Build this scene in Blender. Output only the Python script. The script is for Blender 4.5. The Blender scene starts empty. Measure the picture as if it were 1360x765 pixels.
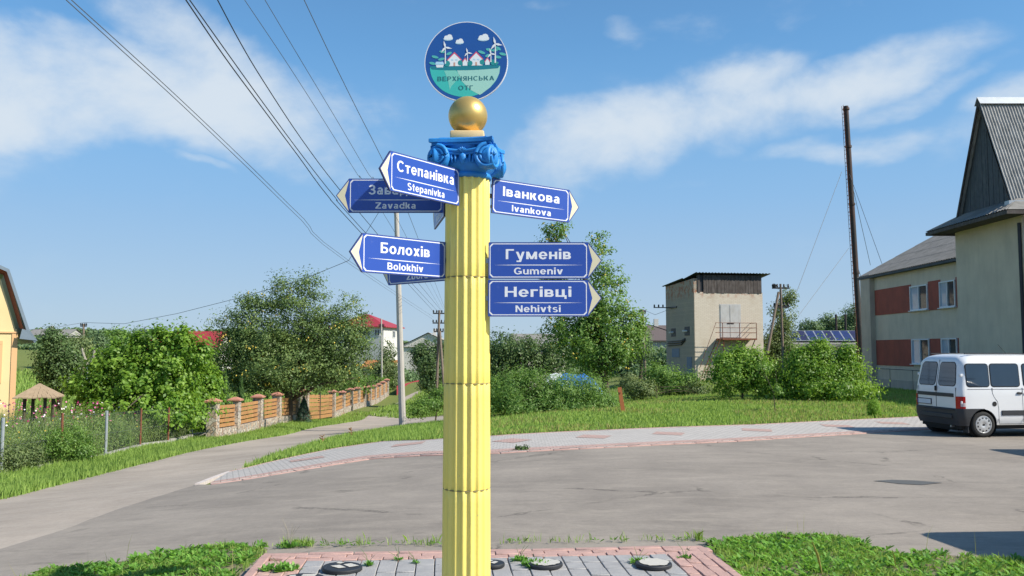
import bpy, bmesh, math, random
import numpy as np
from mathutils import Vector, Matrix
random.seed(7); RNG = np.random.default_rng(11)
S = bpy.context.scene; COL = S.collection
R = math.radians; PI = math.pi
# ------------------------------------------------------------------ camera
FPX = 1150.0; CAMH = 1.75; PITCH = math.atan(82.5/FPX)
cd = bpy.data.cameras.new('camera'); cam = bpy.data.objects.new('camera', cd); COL.objects.link(cam)
cd.sensor_width = 36; cd.lens = 36*FPX/1360; cd.clip_start = 0.05; cd.clip_end = 4000
cam.location = (0, 0, CAMH); cam.rotation_euler = (PI/2+PITCH, 0, 0); S.camera = cam
# ------------------------------------------------------------------ sun, sky, exposure
SUN_EL = R(40); SUN_AZ = R(69)      # azimuth measured from behind the camera towards the right
sv = Vector((math.sin(SUN_AZ)*math.cos(SUN_EL), -math.cos(SUN_AZ)*math.cos(SUN_EL), math.sin(SUN_EL)))
sl = bpy.data.lights.new('sun', 'SUN'); sun = bpy.data.objects.new('sun', sl); COL.objects.link(sun)
sl.energy = 4.9; sl.angle = R(0.53); sl.color = (1.0, 0.925, 0.80)
sun.rotation_euler = sv.to_track_quat('Z', 'Y').to_euler()
S.view_settings.view_transform = 'Standard'; S.view_settings.look = 'None'
S.view_settings.exposure = 0.45; S.view_settings.gamma = 1.0
W = bpy.data.worlds.new('World'); S.world = W; W.use_nodes = True

def pxdir(px, py):
    u = (px-680)/FPX; v = (382.5-py)/FPX
    c, s = math.cos(PITCH), math.sin(PITCH)
    return Vector((u, c-v*s, s+v*c)).normalized()

def build_world():
    nt = W.node_tree; nt.nodes.clear(); N = nt.nodes; L = nt.links
    def nd(t, **k):
        n = N.new(t)
        for a, b in k.items(): setattr(n, a, b)
        return n
    def mth(op, a, b=None, c=None, clamp=False):
        n = nd('ShaderNodeMath', operation=op, use_clamp=clamp)
        for i, x in enumerate((a, b, c)):
            if x is None: continue
            if isinstance(x, (int, float)): n.inputs[i].default_value = x
            else: L.new(x, n.inputs[i])
        return n.outputs[0]
    sky = nd('ShaderNodeTexSky', sky_type='NISHITA'); sky.sun_disc = False
    sky.sun_elevation = SUN_EL; sky.sun_rotation = math.atan2(sv.x, sv.y)
    sky.altitude = 300; sky.air_density = 1.0; sky.dust_density = 0.7; sky.ozone_density = 2.2
    bg = nd('ShaderNodeBackground'); bg.inputs[1].default_value = 0.125
    tn = nd('ShaderNodeMix', data_type='RGBA', blend_type='MULTIPLY'); tn.inputs[0].default_value = 1.0; L.new(sky.outputs[0], tn.inputs[6]); tn.inputs[7].default_value = (0.60, 0.88, 1.0, 1); L.new(tn.outputs[2], bg.inputs[0])
    tc = nd('ShaderNodeTexCoord')
    def noise(scale, det, rough, dist=0.0, zs=2.0, off=(0, 0, 0)):
        mp = nd('ShaderNodeMapping'); mp.inputs['Scale'].default_value = (1, 1, zs); mp.inputs['Location'].default_value = off
        L.new(tc.outputs['Generated'], mp.inputs[0])
        n = nd('ShaderNodeTexNoise'); n.inputs['Scale'].default_value = scale; n.inputs['Detail'].default_value = det
        n.inputs['Roughness'].default_value = rough; n.inputs['Distortion'].default_value = dist
        L.new(mp.outputs[0], n.inputs['Vector']); return n
    nA = noise(5.5, 10, 0.58, 0.3, 1.7, (3, 1, 0)); nB = noise(2.2, 4, 0.5, 0, 1.5, (7, 2, 1)); nC = noise(26, 5, 0.6, 0.3, 1.5)
    wob = noise(3.5, 5, 0.55, 0, 1.6, (1, 5, 3))
    vs = nd('ShaderNodeVectorMath', operation='SUBTRACT'); L.new(wob.outputs['Color'], vs.inputs[0]); vs.inputs[1].default_value = (.5, .5, .5)
    vm = nd('ShaderNodeVectorMath', operation='SCALE'); L.new(vs.outputs[0], vm.inputs[0]); vm.inputs['Scale'].default_value = 0.16
    va = nd('ShaderNodeVectorMath', operation='ADD'); L.new(tc.outputs['Generated'], va.inputs[0]); L.new(vm.outputs[0], va.inputs[1])
    # cloud banks: centre pixel, half width, half height (px), tilt, strength
    blobs = [(50,135,230,64,-2,1.4),(230,128,230,74,-3,1.4),(335,160,150,60,10,.9),(265,40,115,50,25,1.15),(395,118,42,40,0,.75),(200,190,260,22,3,.6),
             (445,195,60,14,5,.5),(285,233,34,9,5,.5),(760,205,150,62,-14,1.15),(890,150,150,60,-22,1.0),(965,120,110,55,-15,.85),(700,238,120,26,-5,.9),
             (1150,90,150,36,-8,.95),(1245,75,80,28,-5,.75),(1240,118,90,16,-6,.55),(1130,195,110,22,-4,.8),(1160,182,60,20,-5,.5),(1010,160,160,40,-16,.55),(838,42,34,16,-10,.6),(900,252,60,12,0,.45),
             (600,5,260,10,3,.35),(1010,5,220,14,-5,.4),(1480,150,160,50,-5,.9),(-250,120,220,90,0,.9)]
    acc = None
    for (px, py, a, b, tilt, st) in blobs:
        d = pxdir(px, py); az = math.atan2(d.x, d.y)
        c = nd('ShaderNodeVectorMath', operation='SUBTRACT'); L.new(va.outputs[0], c.inputs[0]); c.inputs[1].default_value = d
        rt = d.to_track_quat('Y', 'Z').to_matrix(); t = R(-tilt)
        ax = rt @ Vector((math.cos(t), 0, math.sin(t))); ay = rt @ Vector((-math.sin(t), 0, math.cos(t))); az_ = rt @ Vector((0, 1, 0))
        s = []
        for v, k in ((ax, FPX/(a*.95)), (ay, FPX/(b*.92)), (az_, 3.0)):
            dt = nd('ShaderNodeVectorMath', operation='DOT_PRODUCT'); L.new(c.outputs[0], dt.inputs[0]); dt.inputs[1].default_value = tuple(v*k)
            s.append(mth('POWER', dt.outputs['Value'], 2.0))
        r2 = mth('ADD', mth('ADD', s[0], s[1]), s[2])
        m = mth('MULTIPLY', mth('SUBTRACT', 1.0, mth('MULTIPLY', r2, 0.5), clamp=True), st)
        acc = m if acc is None else mth('SMOOTH_MAX', acc, m, 0.12)
    # general thin cloud everywhere
    gen = mth('MULTIPLY', mth('SUBTRACT', nB.outputs['Fac'], 0.52, clamp=True), 1.6)
    base = mth('ADD', acc, mth('MULTIPLY', gen, 0.35))
    dens = mth('ADD', base, mth('MULTIPLY', mth('SUBTRACT', nA.outputs['Fac'], 0.5), 2.1))
    dens = mth('ADD', dens, mth('MULTIPLY', mth('SUBTRACT', nC.outputs['Fac'], 0.5), 0.45))
    mr = nd('ShaderNodeMapRange', interpolation_type='SMOOTHSTEP'); L.new(dens, mr.inputs[0])
    mr.inputs[1].default_value = 0.20; mr.inputs[2].default_value = 1.40; mr.inputs[3].default_value = 0; mr.inputs[4].default_value = 0.92
    fac = mth('MULTIPLY', mr.outputs[0], mth('MULTIPLY', base, 3.2, clamp=True), clamp=True)
    cb = nd('ShaderNodeBackground'); cb.inputs[0].default_value = (0.62, 0.69, 0.76, 1); cb.inputs[1].default_value = 0.84
    # thin whitening of the air close to the horizon, all round
    sp = nd('ShaderNodeSeparateXYZ'); L.new(tc.outputs['Generated'], sp.inputs[0])
    hz = nd('ShaderNodeMapRange', interpolation_type='SMOOTHSTEP'); L.new(sp.outputs[2], hz.inputs[0])
    hz.inputs[1].default_value = 0.14; hz.inputs[2].default_value = 0.46; hz.inputs[3].default_value = 0.92; hz.inputs[4].default_value = 0.04
    hb = nd('ShaderNodeBackground'); cr = nd('ShaderNodeValToRGB'); L.new(sp.outputs[2], cr.inputs[0]); e = cr.color_ramp.elements; e[0].position = 0.02; e[0].color = (0.350, 0.445, 0.555, 1); e[1].position = 0.34; e[1].color = (0.115, 0.300, 0.56, 1); k = e.new(0.17); k.color = (0.212, 0.377, 0.593, 1); L.new(cr.outputs[0], hb.inputs[0]); hb.inputs[1].default_value = 0.98
    m1 = nd('ShaderNodeMixShader'); L.new(hz.outputs[0], m1.inputs[0]); L.new(bg.outputs[0], m1.inputs[1]); L.new(hb.outputs[0], m1.inputs[2])
    m2 = nd('ShaderNodeMixShader'); L.new(fac, m2.inputs[0]); L.new(m1.outputs[0], m2.inputs[1]); L.new(cb.outputs[0], m2.inputs[2])
    out = nd('ShaderNodeOutputWorld'); L.new(m2.outputs[0], out.inputs[0])
build_world()
# ------------------------------------------------------------------ terrain
def _cp():
    pts = []
    for px, py, h in [(1281,582,1.9),(1210,556,1.95),(1000,566,1.9),(800,574,1.9),(650,582,1.95),(560,587.6,2.08),(489,612,2.05),(401,607,2.35),
        (305,629,2.45),(262,646,2.25),(322,624.7,2.6),(370,604,2.72),(452,581,3.1),(535,567,3.4),(0,665,2.7),(271,597,3.3),(378,578.5,3.75),
        (442,564.6,4.1),(495,547.5,4.5),(527,536,4.7),(545,507,4.6),(0,735,2.1),(60,765,1.93),(720,548,2.1),(945,532,2.0),(1158,512,2.04),(903,503,1.85)]:
        # depth at which the pixel ray has dropped h below the camera
        d = pxdir(px, py); k = -h/d.z
        pts.append((d.x*k, d.y*k, CAMH-h))
    pts += [(0,0,0),(0,4,0),(3,5,0),(-2,5,-.01),(6,7,-.01),(1.5,7.4,-.03),(-2,7.4,-.05),(5,12,-.1),(0,12,-.12),(-6,0,-.3),(10,8,-.05),(-14,0,-.7),(0,-20,0),(20,0,0),(22,20,-.15),(24,40,-.3),
            (-14,20,-1.15),(-18,25,-1.2),(-25,25,-1.2),(-25,40,-1.3),(-16,45,-1.7),(-30,60,-.9),(-40,100,.8),(-70,120,2.0),(5,80,-1.2),(20,100,-1.0),(-8,60,-3.0),(-4,45,-2.0),(0,36,-1.0),(0,110,-2.2),
            (0,160,-2),(-60,200,3.5),(60,200,0),(160,200,1),(-160,200,5),(-150,60,1),(150,60,0),(0,260,1),(-160,-20,0),(160,-20,0),(-160,260,6),(160,260,3),(60,60,-.3),(40,20,-.2)]
    return np.array(pts)
CP = _cp()
def _tps(r2): return 0.5*r2*np.log(r2+1e-9)
def _fit():
    P = CP[:, :2]/30; n = len(P); K = _tps(((P[:, None]-P[None])**2).sum(-1)) + np.eye(n)*0.004
    Q = np.c_[np.ones(n), P]; A = np.block([[K, Q], [Q.T, np.zeros((3, 3))]])
    return np.linalg.solve(A, np.r_[CP[:, 2], 0, 0, 0])
TW = _fit()
def gza(X, Y):
    X = np.clip(np.asarray(X, float), -160, 160); Y = np.clip(np.asarray(Y, float), -20, 260); sh = X.shape
    P = np.c_[X.ravel(), Y.ravel()]/30; out = np.empty(len(P)); C = CP[:, :2]/30
    for i in range(0, len(P), 20000):
        q = P[i:i+20000]; out[i:i+20000] = _tps(((q[:, None]-C[None])**2).sum(-1)) @ TW[:-3] + TW[-3] + q @ TW[-2:]
    return out.reshape(sh)
_gx = np.arange(-40, 40.01, .4); _gy = np.arange(-4, 110.01, .4); _GZ = gza(*np.meshgrid(_gx, _gy))   # fast lookup near the camera
def gzf(X, Y):
    X = np.asarray(X, float); Y = np.asarray(Y, float)
    u = np.clip((X+40)/.4, 0, len(_gx)-1.001); v = np.clip((Y+4)/.4, 0, len(_gy)-1.001); i = u.astype(int); j = v.astype(int); a = u-i; b = v-j
    return _GZ[j, i]*(1-a)*(1-b)+_GZ[j, i+1]*a*(1-b)+_GZ[j+1, i]*(1-a)*b+_GZ[j+1, i+1]*a*b
def gz(x, y): 
    if -40 < x < 40 and -4 < y < 110: return float(gzf(x, y))
    return float(gza(x, y))
def g(px, py, off=0.0):
    """ground point seen at a pixel of the photograph"""
    d = pxdir(px, py); t = 2.0
    while t < 400:
        p = Vector((0, 0, CAMH))+d*t
        if p.z < gz(p.x, p.y)+off:
            a, b = t*0.985-0.03, t
            for _ in range(14):
                m = (a+b)/2; p = Vector((0, 0, CAMH))+d*m
                if p.z < gz(p.x, p.y)+off: b = m
                else: a = m
            return (p.x, p.y)
        t = t*1.012+0.02
    return (d.x*400, d.y*400)
def at(px, py, Y):
    d = pxdir(px, py); k = Y/d.y; return Vector((d.x*k, Y, CAMH+d.z*k))
def zat(py, Y, px=680): return at(px, py, Y).z
def xat(px, Y, py=465): return at(px, py, Y).x

# ------------------------------------------------------------------ helpers
MATS = {}
class NT:
    def __init__(s, m): s.m = m; m.use_nodes = True; s.t = m.node_tree; s.t.nodes.clear(); s.N = s.t.nodes; s.L = s.t.links; s._tc = None
    def n(s, t, ins=None, **k):
        x = s.N.new(t)
        for a, b in k.items(): setattr(x, a, b)
        for a, b in (ins or {}).items():
            if hasattr(b, 'links') or isinstance(b, bpy.types.NodeSocket): s.L.new(b, x.inputs[a])
            else: x.inputs[a].default_value = b
        return x
    def tc(s, kind='Object'):
        if not s._tc: s._tc = s.n('ShaderNodeTexCoord')
        return s._tc.outputs[kind]
    def pos(s): return s.n('ShaderNodeNewGeometry').outputs['Position']
    def mapping(s, vec, scale=(1,1,1), rot=(0,0,0), loc=(0,0,0)):
        return s.n('ShaderNodeMapping', {0: vec, 'Scale': scale, 'Rotation': rot, 'Location': loc}).outputs[0]
    def noise(s, vec, scale, det=4, rough=.55, dist=0): return s.n('ShaderNodeTexNoise', {'Vector': vec, 'Scale': scale, 'Detail': det, 'Roughness': rough, 'Distortion': dist}).outputs['Fac']
    def ramp(s, f, stops):
        x = s.n('ShaderNodeValToRGB', {0: f}); e = x.color_ramp.elements
        while len(e) < len(stops): e.new(.5)
        for i, (p, c) in enumerate(stops): e[i].position = p; e[i].color = c if len(c) == 4 else (*c, 1)
        return x.outputs[0]
    def mix(s, f, a, b, mode='MIX'):
        x = s.n('ShaderNodeMix', data_type='RGBA', blend_type=mode)
        for i, v in ((0, f), (6, a), (7, b)):
            if isinstance(v, bpy.types.NodeSocket): s.L.new(v, x.inputs[i])
            elif i and not hasattr(v, '__len__'): x.inputs[i].default_value = (v, v, v, 1)
            else: x.inputs[i].default_value = v if i == 0 else (*v, 1) if len(v) == 3 else v
        return x.outputs[2]
    def math(s, op, a, b=0.0, clamp=False): 
        x = s.n('ShaderNodeMath', {0: a, 1: b}, operation=op, use_clamp=clamp); return x.outputs[0]
    def bump(s, h, st=.3, d=.01): return s.n('ShaderNodeBump', {'Height': h, 'Strength': st, 'Distance': d}).outputs[0]
    def out(s, sh): s.n('ShaderNodeOutputMaterial', {0: sh})
    def bsdf(s, col, rough=.6, metal=0, bump=None, spec=.4, **k):
        ins = {'Base Color': col if isinstance(col, bpy.types.NodeSocket) else (*col[:3], 1), 'Roughness': rough, 'Metallic': metal, 'Specular IOR Level': spec}
        if bump is not None: ins['Normal'] = bump
        ins.update(k); x = s.n('ShaderNodeBsdfPrincipled', ins); s.out(x.outputs[0]); return x
def mat(name):
    m = bpy.data.materials.new(name); MATS[name] = m; return m
def simple(name, col, rough=.6, metal=0, var=.12, scale=6, bump=0.0, spec=.4, dirt=None, **k):
    t = NT(mat(name)); f = t.noise(t.pos(), scale, 5); a = tuple(c*(1-var) for c in col); b = tuple(min(1, c*(1+var)) for c in col)
    c = t.mix(f, a, b)
    if dirt:
        d = t.noise(t.mapping(t.pos(), (1, 1, .35)), dirt[1], 6, .65); c = t.mix(t.math('MULTIPLY', t.ramp(d, [(.42, (0,0,0)), (.75, (1,1,1))]), dirt[2]), c, dirt[0])
    t.bsdf(c, rough, metal, t.bump(t.noise(t.pos(), scale*12, 4), bump, .01) if bump else None, spec, **k)
    return MATS[name]
def leafmat(name, c1, c2, trans=.35, rough=.45, c3=None):
    t = NT(mat(name)); a = t.n('ShaderNodeAttribute', attribute_name='v').outputs['Fac']
    big = t.noise(t.pos(), 1.3, 3); f = t.math('ADD', t.math('MULTIPLY', a, .75), t.math('MULTIPLY', t.math('SUBTRACT', big, .4), .6), True)
    st = [(0.0, c1), (.85, c2)] + ([(1.0, c3)] if c3 else [])
    c = t.ramp(f, st)
    p = t.n('ShaderNodeBsdfPrincipled', {'Base Color': c, 'Roughness': rough, 'Specular IOR Level': .35})
    tr = t.n('ShaderNodeBsdfTranslucent', {'Color': t.mix(.5, c, (c2[0]*1.3, c2[1]*1.4, c2[2]*.6))})
    t.out(t.n('ShaderNodeMixShader', {0: trans, 1: p.outputs[0], 2: tr.outputs[0]}).outputs[0]); return MATS[name]

def npmesh(name, V, F, mat=None, attr=None, smooth=False):
    """V (n,3), F (m,k) with one k"""
    V = np.asarray(V, np.float32); F = np.asarray(F, np.int32); m, k = F.shape
    me = bpy.data.meshes.new(name); me.vertices.add(len(V)); me.vertices.foreach_set('co', V.ravel())
    me.loops.add(m*k); me.loops.foreach_set('vertex_index', F.ravel()); me.polygons.add(m)
    me.polygons.foreach_set('loop_start', np.arange(0, m*k, k, dtype=np.int32)); me.polygons.foreach_set('loop_total', np.full(m, k, np.int32))
    me.update(calc_edges=True)
    if attr is not None:
        at_ = me.attributes.new('v', 'FLOAT', 'FACE'); at_.data.foreach_set('value', np.asarray(attr, np.float32))
    if smooth: me.polygons.foreach_set('use_smooth', np.ones(m, bool))
    if mat: me.materials.append(MATS[mat])
    return me
def tag(o, label=None, cat=None, group=None, kind=None):
    if label: o['label'] = label
    if cat: o['category'] = cat
    if group: o['group'] = group
    if kind: o['kind'] = kind
    return o
def mkobj(name, me, parent=None):
    o = bpy.data.objects.new(name, me); COL.objects.link(o); o.parent = parent; return o
def thing(name, label, cat, loc=(0, 0, 0), rz=0, group=None):
    o = bpy.data.objects.new(name, None); COL.objects.link(o); o.location = loc; o.rotation_euler = (0, 0, rz); o.empty_display_size = .2
    return tag(o, label, cat, group)
def lm(o):  # local matrix chain of unevaluated objects
    m = Matrix.LocRotScale(o.location, o.rotation_euler, o.scale); return lm(o.parent) @ m if o.parent else m
def copy_tree(o, parent=None):
    c = o.copy(); COL.objects.link(c); c.parent = parent
    for ch in list(CH.get(o.name, [])): copy_tree(ch, c)
    return c
CH = {}
class MB:
    """collects shapes in one mesh; build() links it as ONE object"""
    def __init__(s): s.v = []; s.f = []; s.mi = []; s.cur = 0; s.sm = []; s.smooth = False
    def add(s, vs, fs, M=None):
        b = len(s.v); s.v += [tuple(M @ Vector(v)) if M else tuple(v) for v in vs]
        for f in fs: s.f.append(tuple(i+b for i in f)); s.mi.append(s.cur); s.sm.append(s.smooth)
        return s
    def box(s, c, d, M=None, rz=0, rx=0, ry=0, taper=1.0):
        x, y, z = d[0]/2, d[1]/2, d[2]/2; L = Matrix.Translation(c) @ Matrix.Rotation(rz, 4, 'Z') @ Matrix.Rotation(ry, 4, 'Y') @ Matrix.Rotation(rx, 4, 'X')
        if M: L = M @ L
        t = taper
        return s.add([(-x,-y,-z),(x,-y,-z),(x,y,-z),(-x,y,-z),(-x*t,-y*t,z),(x*t,-y*t,z),(x*t,y*t,z),(-x*t,y*t,z)],
                     [(0,3,2,1),(4,5,6,7),(0,1,5,4),(1,2,6,5),(2,3,7,6),(3,0,4,7)], L)
    def bb(s, x0, x1, y0, y1, z0, z1, M=None): return s.box(((x0+x1)/2, (y0+y1)/2, (z0+z1)/2), (x1-x0, y1-y0, z1-z0), M)
    def hexa(s, p, M=None):  # 8 corner points bottom 4, top 4
        return s.add(p, [(0,3,2,1),(4,5,6,7),(0,1,5,4),(1,2,6,5),(2,3,7,6),(3,0,4,7)], M)
    def prism(s, poly, depth, M=None, z0=0.0):  # poly in xy, extruded along z
        n = len(poly); vs = [(x, y, z0) for x, y in poly]+[(x, y, z0+depth) for x, y in poly]
        return s.add(vs, [tuple(range(n-1, -1, -1)), tuple(range(n, 2*n))]+[(i, (i+1) % n, n+(i+1) % n, n+i) for i in range(n)], M)
    def poly(s, pts, M=None): return s.add(pts, [tuple(range(len(pts)))], M)
    def rev(s, prof, n=24, M=None, cap=True, a0=0, a1=2*PI):  # prof: (r,z)
        full = abs(a1-a0-2*PI) < 1e-6; k = n if full else n+1; vs = []; fs = []
        for r, z in prof:
            for i in range(k):
                a = a0+(a1-a0)*i/n; vs.append((r*math.cos(a), r*math.sin(a), z))
        for j in range(len(prof)-1):
            for i in range(n if full else n):
                i2 = (i+1) % k; fs.append((j*k+i, j*k+i2, (j+1)*k+i2, (j+1)*k+i))
        if cap and full:
            if prof[0][0] > 1e-4: fs.append(tuple(range(k-1, -1, -1)))
            if prof[-1][0] > 1e-4: fs.append(tuple((len(prof)-1)*k+i for i in range(k)))
        return s.add(vs, fs, M)
    def tube(s, pts, r, n=6, cap=True, M=None):
        pts = [Vector(p) for p in pts]; rs = r if hasattr(r, '__len__') else [r]*len(pts); vs = []; fs = []; up = None
        for i, p in enumerate(pts):
            d = (pts[min(i+1, len(pts)-1)]-pts[max(i-1, 0)]).normalized()
            if up is None: up = Vector((0, 0, 1)) if abs(d.z) < .9 else Vector((1, 0, 0))
            a = d.cross(up).normalized(); b = d.cross(a).normalized(); up = -b if False else b.cross(d)*0+up
            for k in range(n):
                t = 2*PI*k/n; vs.append(p+(a*math.cos(t)+b*math.sin(t))*rs[i])
        for i in range(len(pts)-1):
            for k in range(n): k2 = (k+1) % n; fs.append((i*n+k, (i+1)*n+k, (i+1)*n+k2, i*n+k2))
        if cap: fs.append(tuple(range(n))); fs.append(tuple(reversed([(len(pts)-1)*n+k for k in range(n)])))
        return s.add(vs, fs, M)
    def mesh(s, name, mats, bevel=0, angle=40, seg=1):
        me = bpy.data.meshes.new(name)
        if bevel:
            me.from_pydata(s.v, [], s.f); bm = bmesh.new(); bm.from_mesh(me); bmesh.ops.recalc_face_normals(bm, faces=bm.faces)
            ed = [e for e in bm.edges if len(e.link_faces) == 2 and e.calc_face_angle(0) > R(30)]
            bmesh.ops.bevel(bm, geom=ed, offset=bevel, segments=seg, affect='EDGES', profile=.5, clamp_overlap=True); bm.to_mesh(me); bm.free()
            me.polygons.foreach_set('use_smooth', np.ones(len(me.polygons), bool)); me.set_sharp_from_angle(angle=R(angle))
        else:
            me.from_pydata(s.v, [], s.f); me.polygons.foreach_set('material_index', s.mi)
            bm = bmesh.new(); bm.from_mesh(me); bmesh.ops.recalc_face_normals(bm, faces=bm.faces); bm.to_mesh(me); bm.free()
            if any(s.sm) or s.smooth: me.polygons.foreach_set('use_smooth', np.ones(len(me.polygons), bool)); me.set_sharp_from_angle(angle=R(angle))
        for m in (mats if isinstance(mats, (list, tuple)) else [mats]): me.materials.append(MATS[m])
        me.update(); return me
    def build(s, name, mats, parent=None, world=False, **k):
        if world and parent is not None:
            inv = lm(parent).inverted(); s.v = [tuple(inv @ Vector(v)) for v in s.v]
        o = mkobj(name, s.mesh(name, mats, **k), parent)
        if parent is not None: CH.setdefault(parent.name, []).append(o)
        return o
def chadd(parent, o): CH.setdefault(parent.name, []).append(o); return o

def inpoly(x, y, poly):
    p = np.asarray(poly); ins = np.zeros(len(x), bool); j = len(p)-1
    for i in range(len(p)):
        xi, yi = p[i]; xj, yj = p[j]
        c = ((yi > y) != (yj > y)) & (x < (xj-xi)*(y-yi)/((yj-yi) or 1e-9)+xi); ins ^= c; j = i
    return ins
def refine(poly, step=1.0, jit=0.0):
    out = []
    for i, a in enumerate(poly):
        b = poly[(i+1) % len(poly)]; L = math.dist(a, b); n = max(1, int(L/step))
        for k in range(n):
            t = k/n; out.append((a[0]+(b[0]-a[0])*t+(random.uniform(-jit, jit) if k else 0), a[1]+(b[1]-a[1])*t+(random.uniform(-jit, jit) if k else 0)))
    return out
def sheet(name, poly, off, mat_, cell=.8, depth=0.0, parent=None, jit=0.0, step=1.0):
    """a ground sheet that follows the terrain; depth > 0 gives it real sides"""
    poly = refine(poly, step, jit); bm = bmesh.new(); vs = [bm.verts.new((x, y, 0)) for x, y in poly]; bm.faces.new(vs)
    xs = [p[0] for p in poly]; ys = [p[1] for p in poly]
    for lo, hi, ax in ((min(xs), max(xs), 0), (min(ys), max(ys), 1)):
        k = lo+cell
        while k < hi:
            co = (k, 0, 0) if ax == 0 else (0, k, 0); no = (1, 0, 0) if ax == 0 else (0, 1, 0)
            bmesh.ops.bisect_plane(bm, geom=bm.verts[:]+bm.edges[:]+bm.faces[:], plane_co=co, plane_no=no)
            k += cell*(1 if ax == 0 or k < 40 else 2)
    for v in bm.verts: v.co.z = gz(v.co.x, v.co.y)+off
    bmesh.ops.recalc_face_normals(bm, faces=bm.faces)
    if sum(f.normal.z for f in bm.faces) < 0: bmesh.ops.reverse_faces(bm, faces=bm.faces)
    if depth:
        r = bmesh.ops.extrude_edge_only(bm, edges=[e for e in bm.edges if e.is_boundary])
        for v in r['geom']:
            if isinstance(v, bmesh.types.BMVert): v.co.z -= depth
    me = bpy.data.meshes.new(name); bm.to_mesh(me); bm.free(); me.materials.append(MATS[mat_])
    o = mkobj(name, me, parent)
    if parent is None: o['kind'] = 'structure'
    else: chadd(parent, o)
    return o
# ------------------------------------------------------------------ materials
def asphalt(name, c, tint, scale=1.0, crack=True):
    t = NT(mat(name)); p = t.pos()
    big = t.noise(p, .35*scale, 6, .6); mid = t.noise(t.mapping(p, (1, 2.2, 1)), 1.3, 6, .6, .6); fine = t.math('ADD', t.math('MULTIPLY', t.noise(p, 90, 3, .7), .5), t.math('MULTIPLY', t.noise(p, 14, 5, .75), .5)); stone = t.noise(p, 300, 2, .6)
    c0 = t.mix(t.ramp(big, [(.35, (0,0,0)), (.65, (1,1,1))]), tuple(x*.80 for x in c), tuple(x*1.15 for x in c))
    c0 = t.mix(t.math('MULTIPLY', t.ramp(mid, [(.45, (0,0,0)), (.7, (1,1,1))]), .55), c0, tint)
    c0 = t.mix(.7, c0, t.mix(fine, (.15, .15, .15), (.85, .85, .85)), 'OVERLAY')
    sp = t.ramp(stone, [(.62, (0,0,0)), (.72, (1,1,1))]); c0 = t.mix(t.math('MULTIPLY', sp, .55), c0, (.42, .41, .39))
    dk = t.ramp(t.noise(t.mapping(p, (.8, 3.0, 1), (0, 0, .25)), .9, 9, .75, 1.2), [(.54, (0,0,0)), (.68, (1,1,1))]); c0 = t.mix(t.math('MULTIPLY', dk, .42), c0, tuple(x*.55 for x in c))
    if crack:
        vo = t.n('ShaderNodeTexVoronoi', {'Vector': t.mapping(p, (1, 1, 1)), 'Scale': .33, 'Randomness': 1.0}, feature='DISTANCE_TO_EDGE')
        w = t.math('ADD', vo.outputs['Distance'], t.math('MULTIPLY', t.math('SUBTRACT', t.noise(p, 3, 5, .7), .5), .10))
        ln = t.ramp(t.math('ABSOLUTE', w), [(0, (1,1,1)), (.010, (0,0,0))]); ms = t.ramp(t.noise(p, .5, 3), [(.50, (0,0,0)), (.58, (1,1,1))])
        c0 = t.mix(t.math('MULTIPLY', t.math('MULTIPLY', ln, ms), .75), c0, tuple(x*.3 for x in c))
    t.bsdf(c0, .88, 0, t.bump(fine, .5, .006), .3)
asphalt('asphalt_parking', (.252, .220, .187), (.33, .288, .24)); asphalt('asphalt_road', (.36, .306, .254), (.40, .35, .295), 1.0, False)
def concrete(name, c, dirty=.5, rough=.85, scale=1.0):
    t = NT(mat(name)); p = t.pos(); a = t.noise(p, 1.2*scale, 7, .62); b = t.noise(t.mapping(p, (1, 1, .22)), 2.6*scale, 6, .65); f = t.noise(p, 70, 3, .6)
    c0 = t.mix(a, tuple(x*.8 for x in c), tuple(min(1, x*1.18) for x in c))
    c0 = t.mix(t.math('MULTIPLY', t.ramp(b, [(.45, (0,0,0)), (.72, (1,1,1))]), dirty), c0, tuple(x*.55 for x in c))
    c0 = t.mix(.3, c0, t.mix(f, .2, .8), 'OVERLAY'); t.bsdf(c0, rough, 0, t.bump(f, .4, .006), .3)
concrete('concrete_pole', (.46, .43, .385), .4); concrete('kerb_concrete', (.42, .40, .37), .5)
concrete('stucco_gray', (.64, .54, .415), .25); concrete('stucco_base', (.50, .43, .35), .5); concrete('stucco_pier', (.56, .47, .37), .35)
simple('brick_red_paint', (.36, .085, .055), .8, var=.15, scale=3, dirt=((.13,.05,.04), 2, .5)); 
simple('paver_grey', (.30, .295, .295), .85, var=.22, scale=5, bump=.5, dirt=((.40,.39,.38), 14, .6)); simple('paver_pink', (.47, .30, .26), .85, var=.18, scale=5, bump=.5, dirt=((.30,.2,.17), 9, .6))
simple('kerb_pink', (.46, .29, .25), .8, var=.14, scale=7, bump=.4, dirt=((.28,.19,.17), 9, .7)); simple('joint_sand', (.14, .12, .10), .95, var=.3, scale=30)
def paving(name, ca, cb):
    t = NT(mat(name)); p = t.mapping(t.pos(), (1, 1, 1), (0, 0, R(-18)))
    b = t.n('ShaderNodeTexBrick', {'Vector': p, 'Color1': (*ca, 1), 'Color2': (*cb, 1), 'Mortar': (.14, .13, .12, 1), 'Scale': 1.0, 'Mortar Size': .008, 'Brick Width': .2, 'Row Height': .1})
    c = t.mix(t.math('MULTIPLY', t.noise(t.pos(), 1.5, 6, .6), .5), b.outputs[0], tuple(x*.7 for x in ca)); c = t.mix(.35, c, t.mix(t.noise(t.pos(), 25, 3), .25, .8), 'OVERLAY')
    t.bsdf(c, .85, 0, t.bump(b.outputs['Fac'], -.5, .006), .3)
paving('sidewalk_grey', (.46, .43, .40), (.53, .495, .46)); paving('sidewalk_pink', (.47, .31, .27), (.53, .36, .31))
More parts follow.
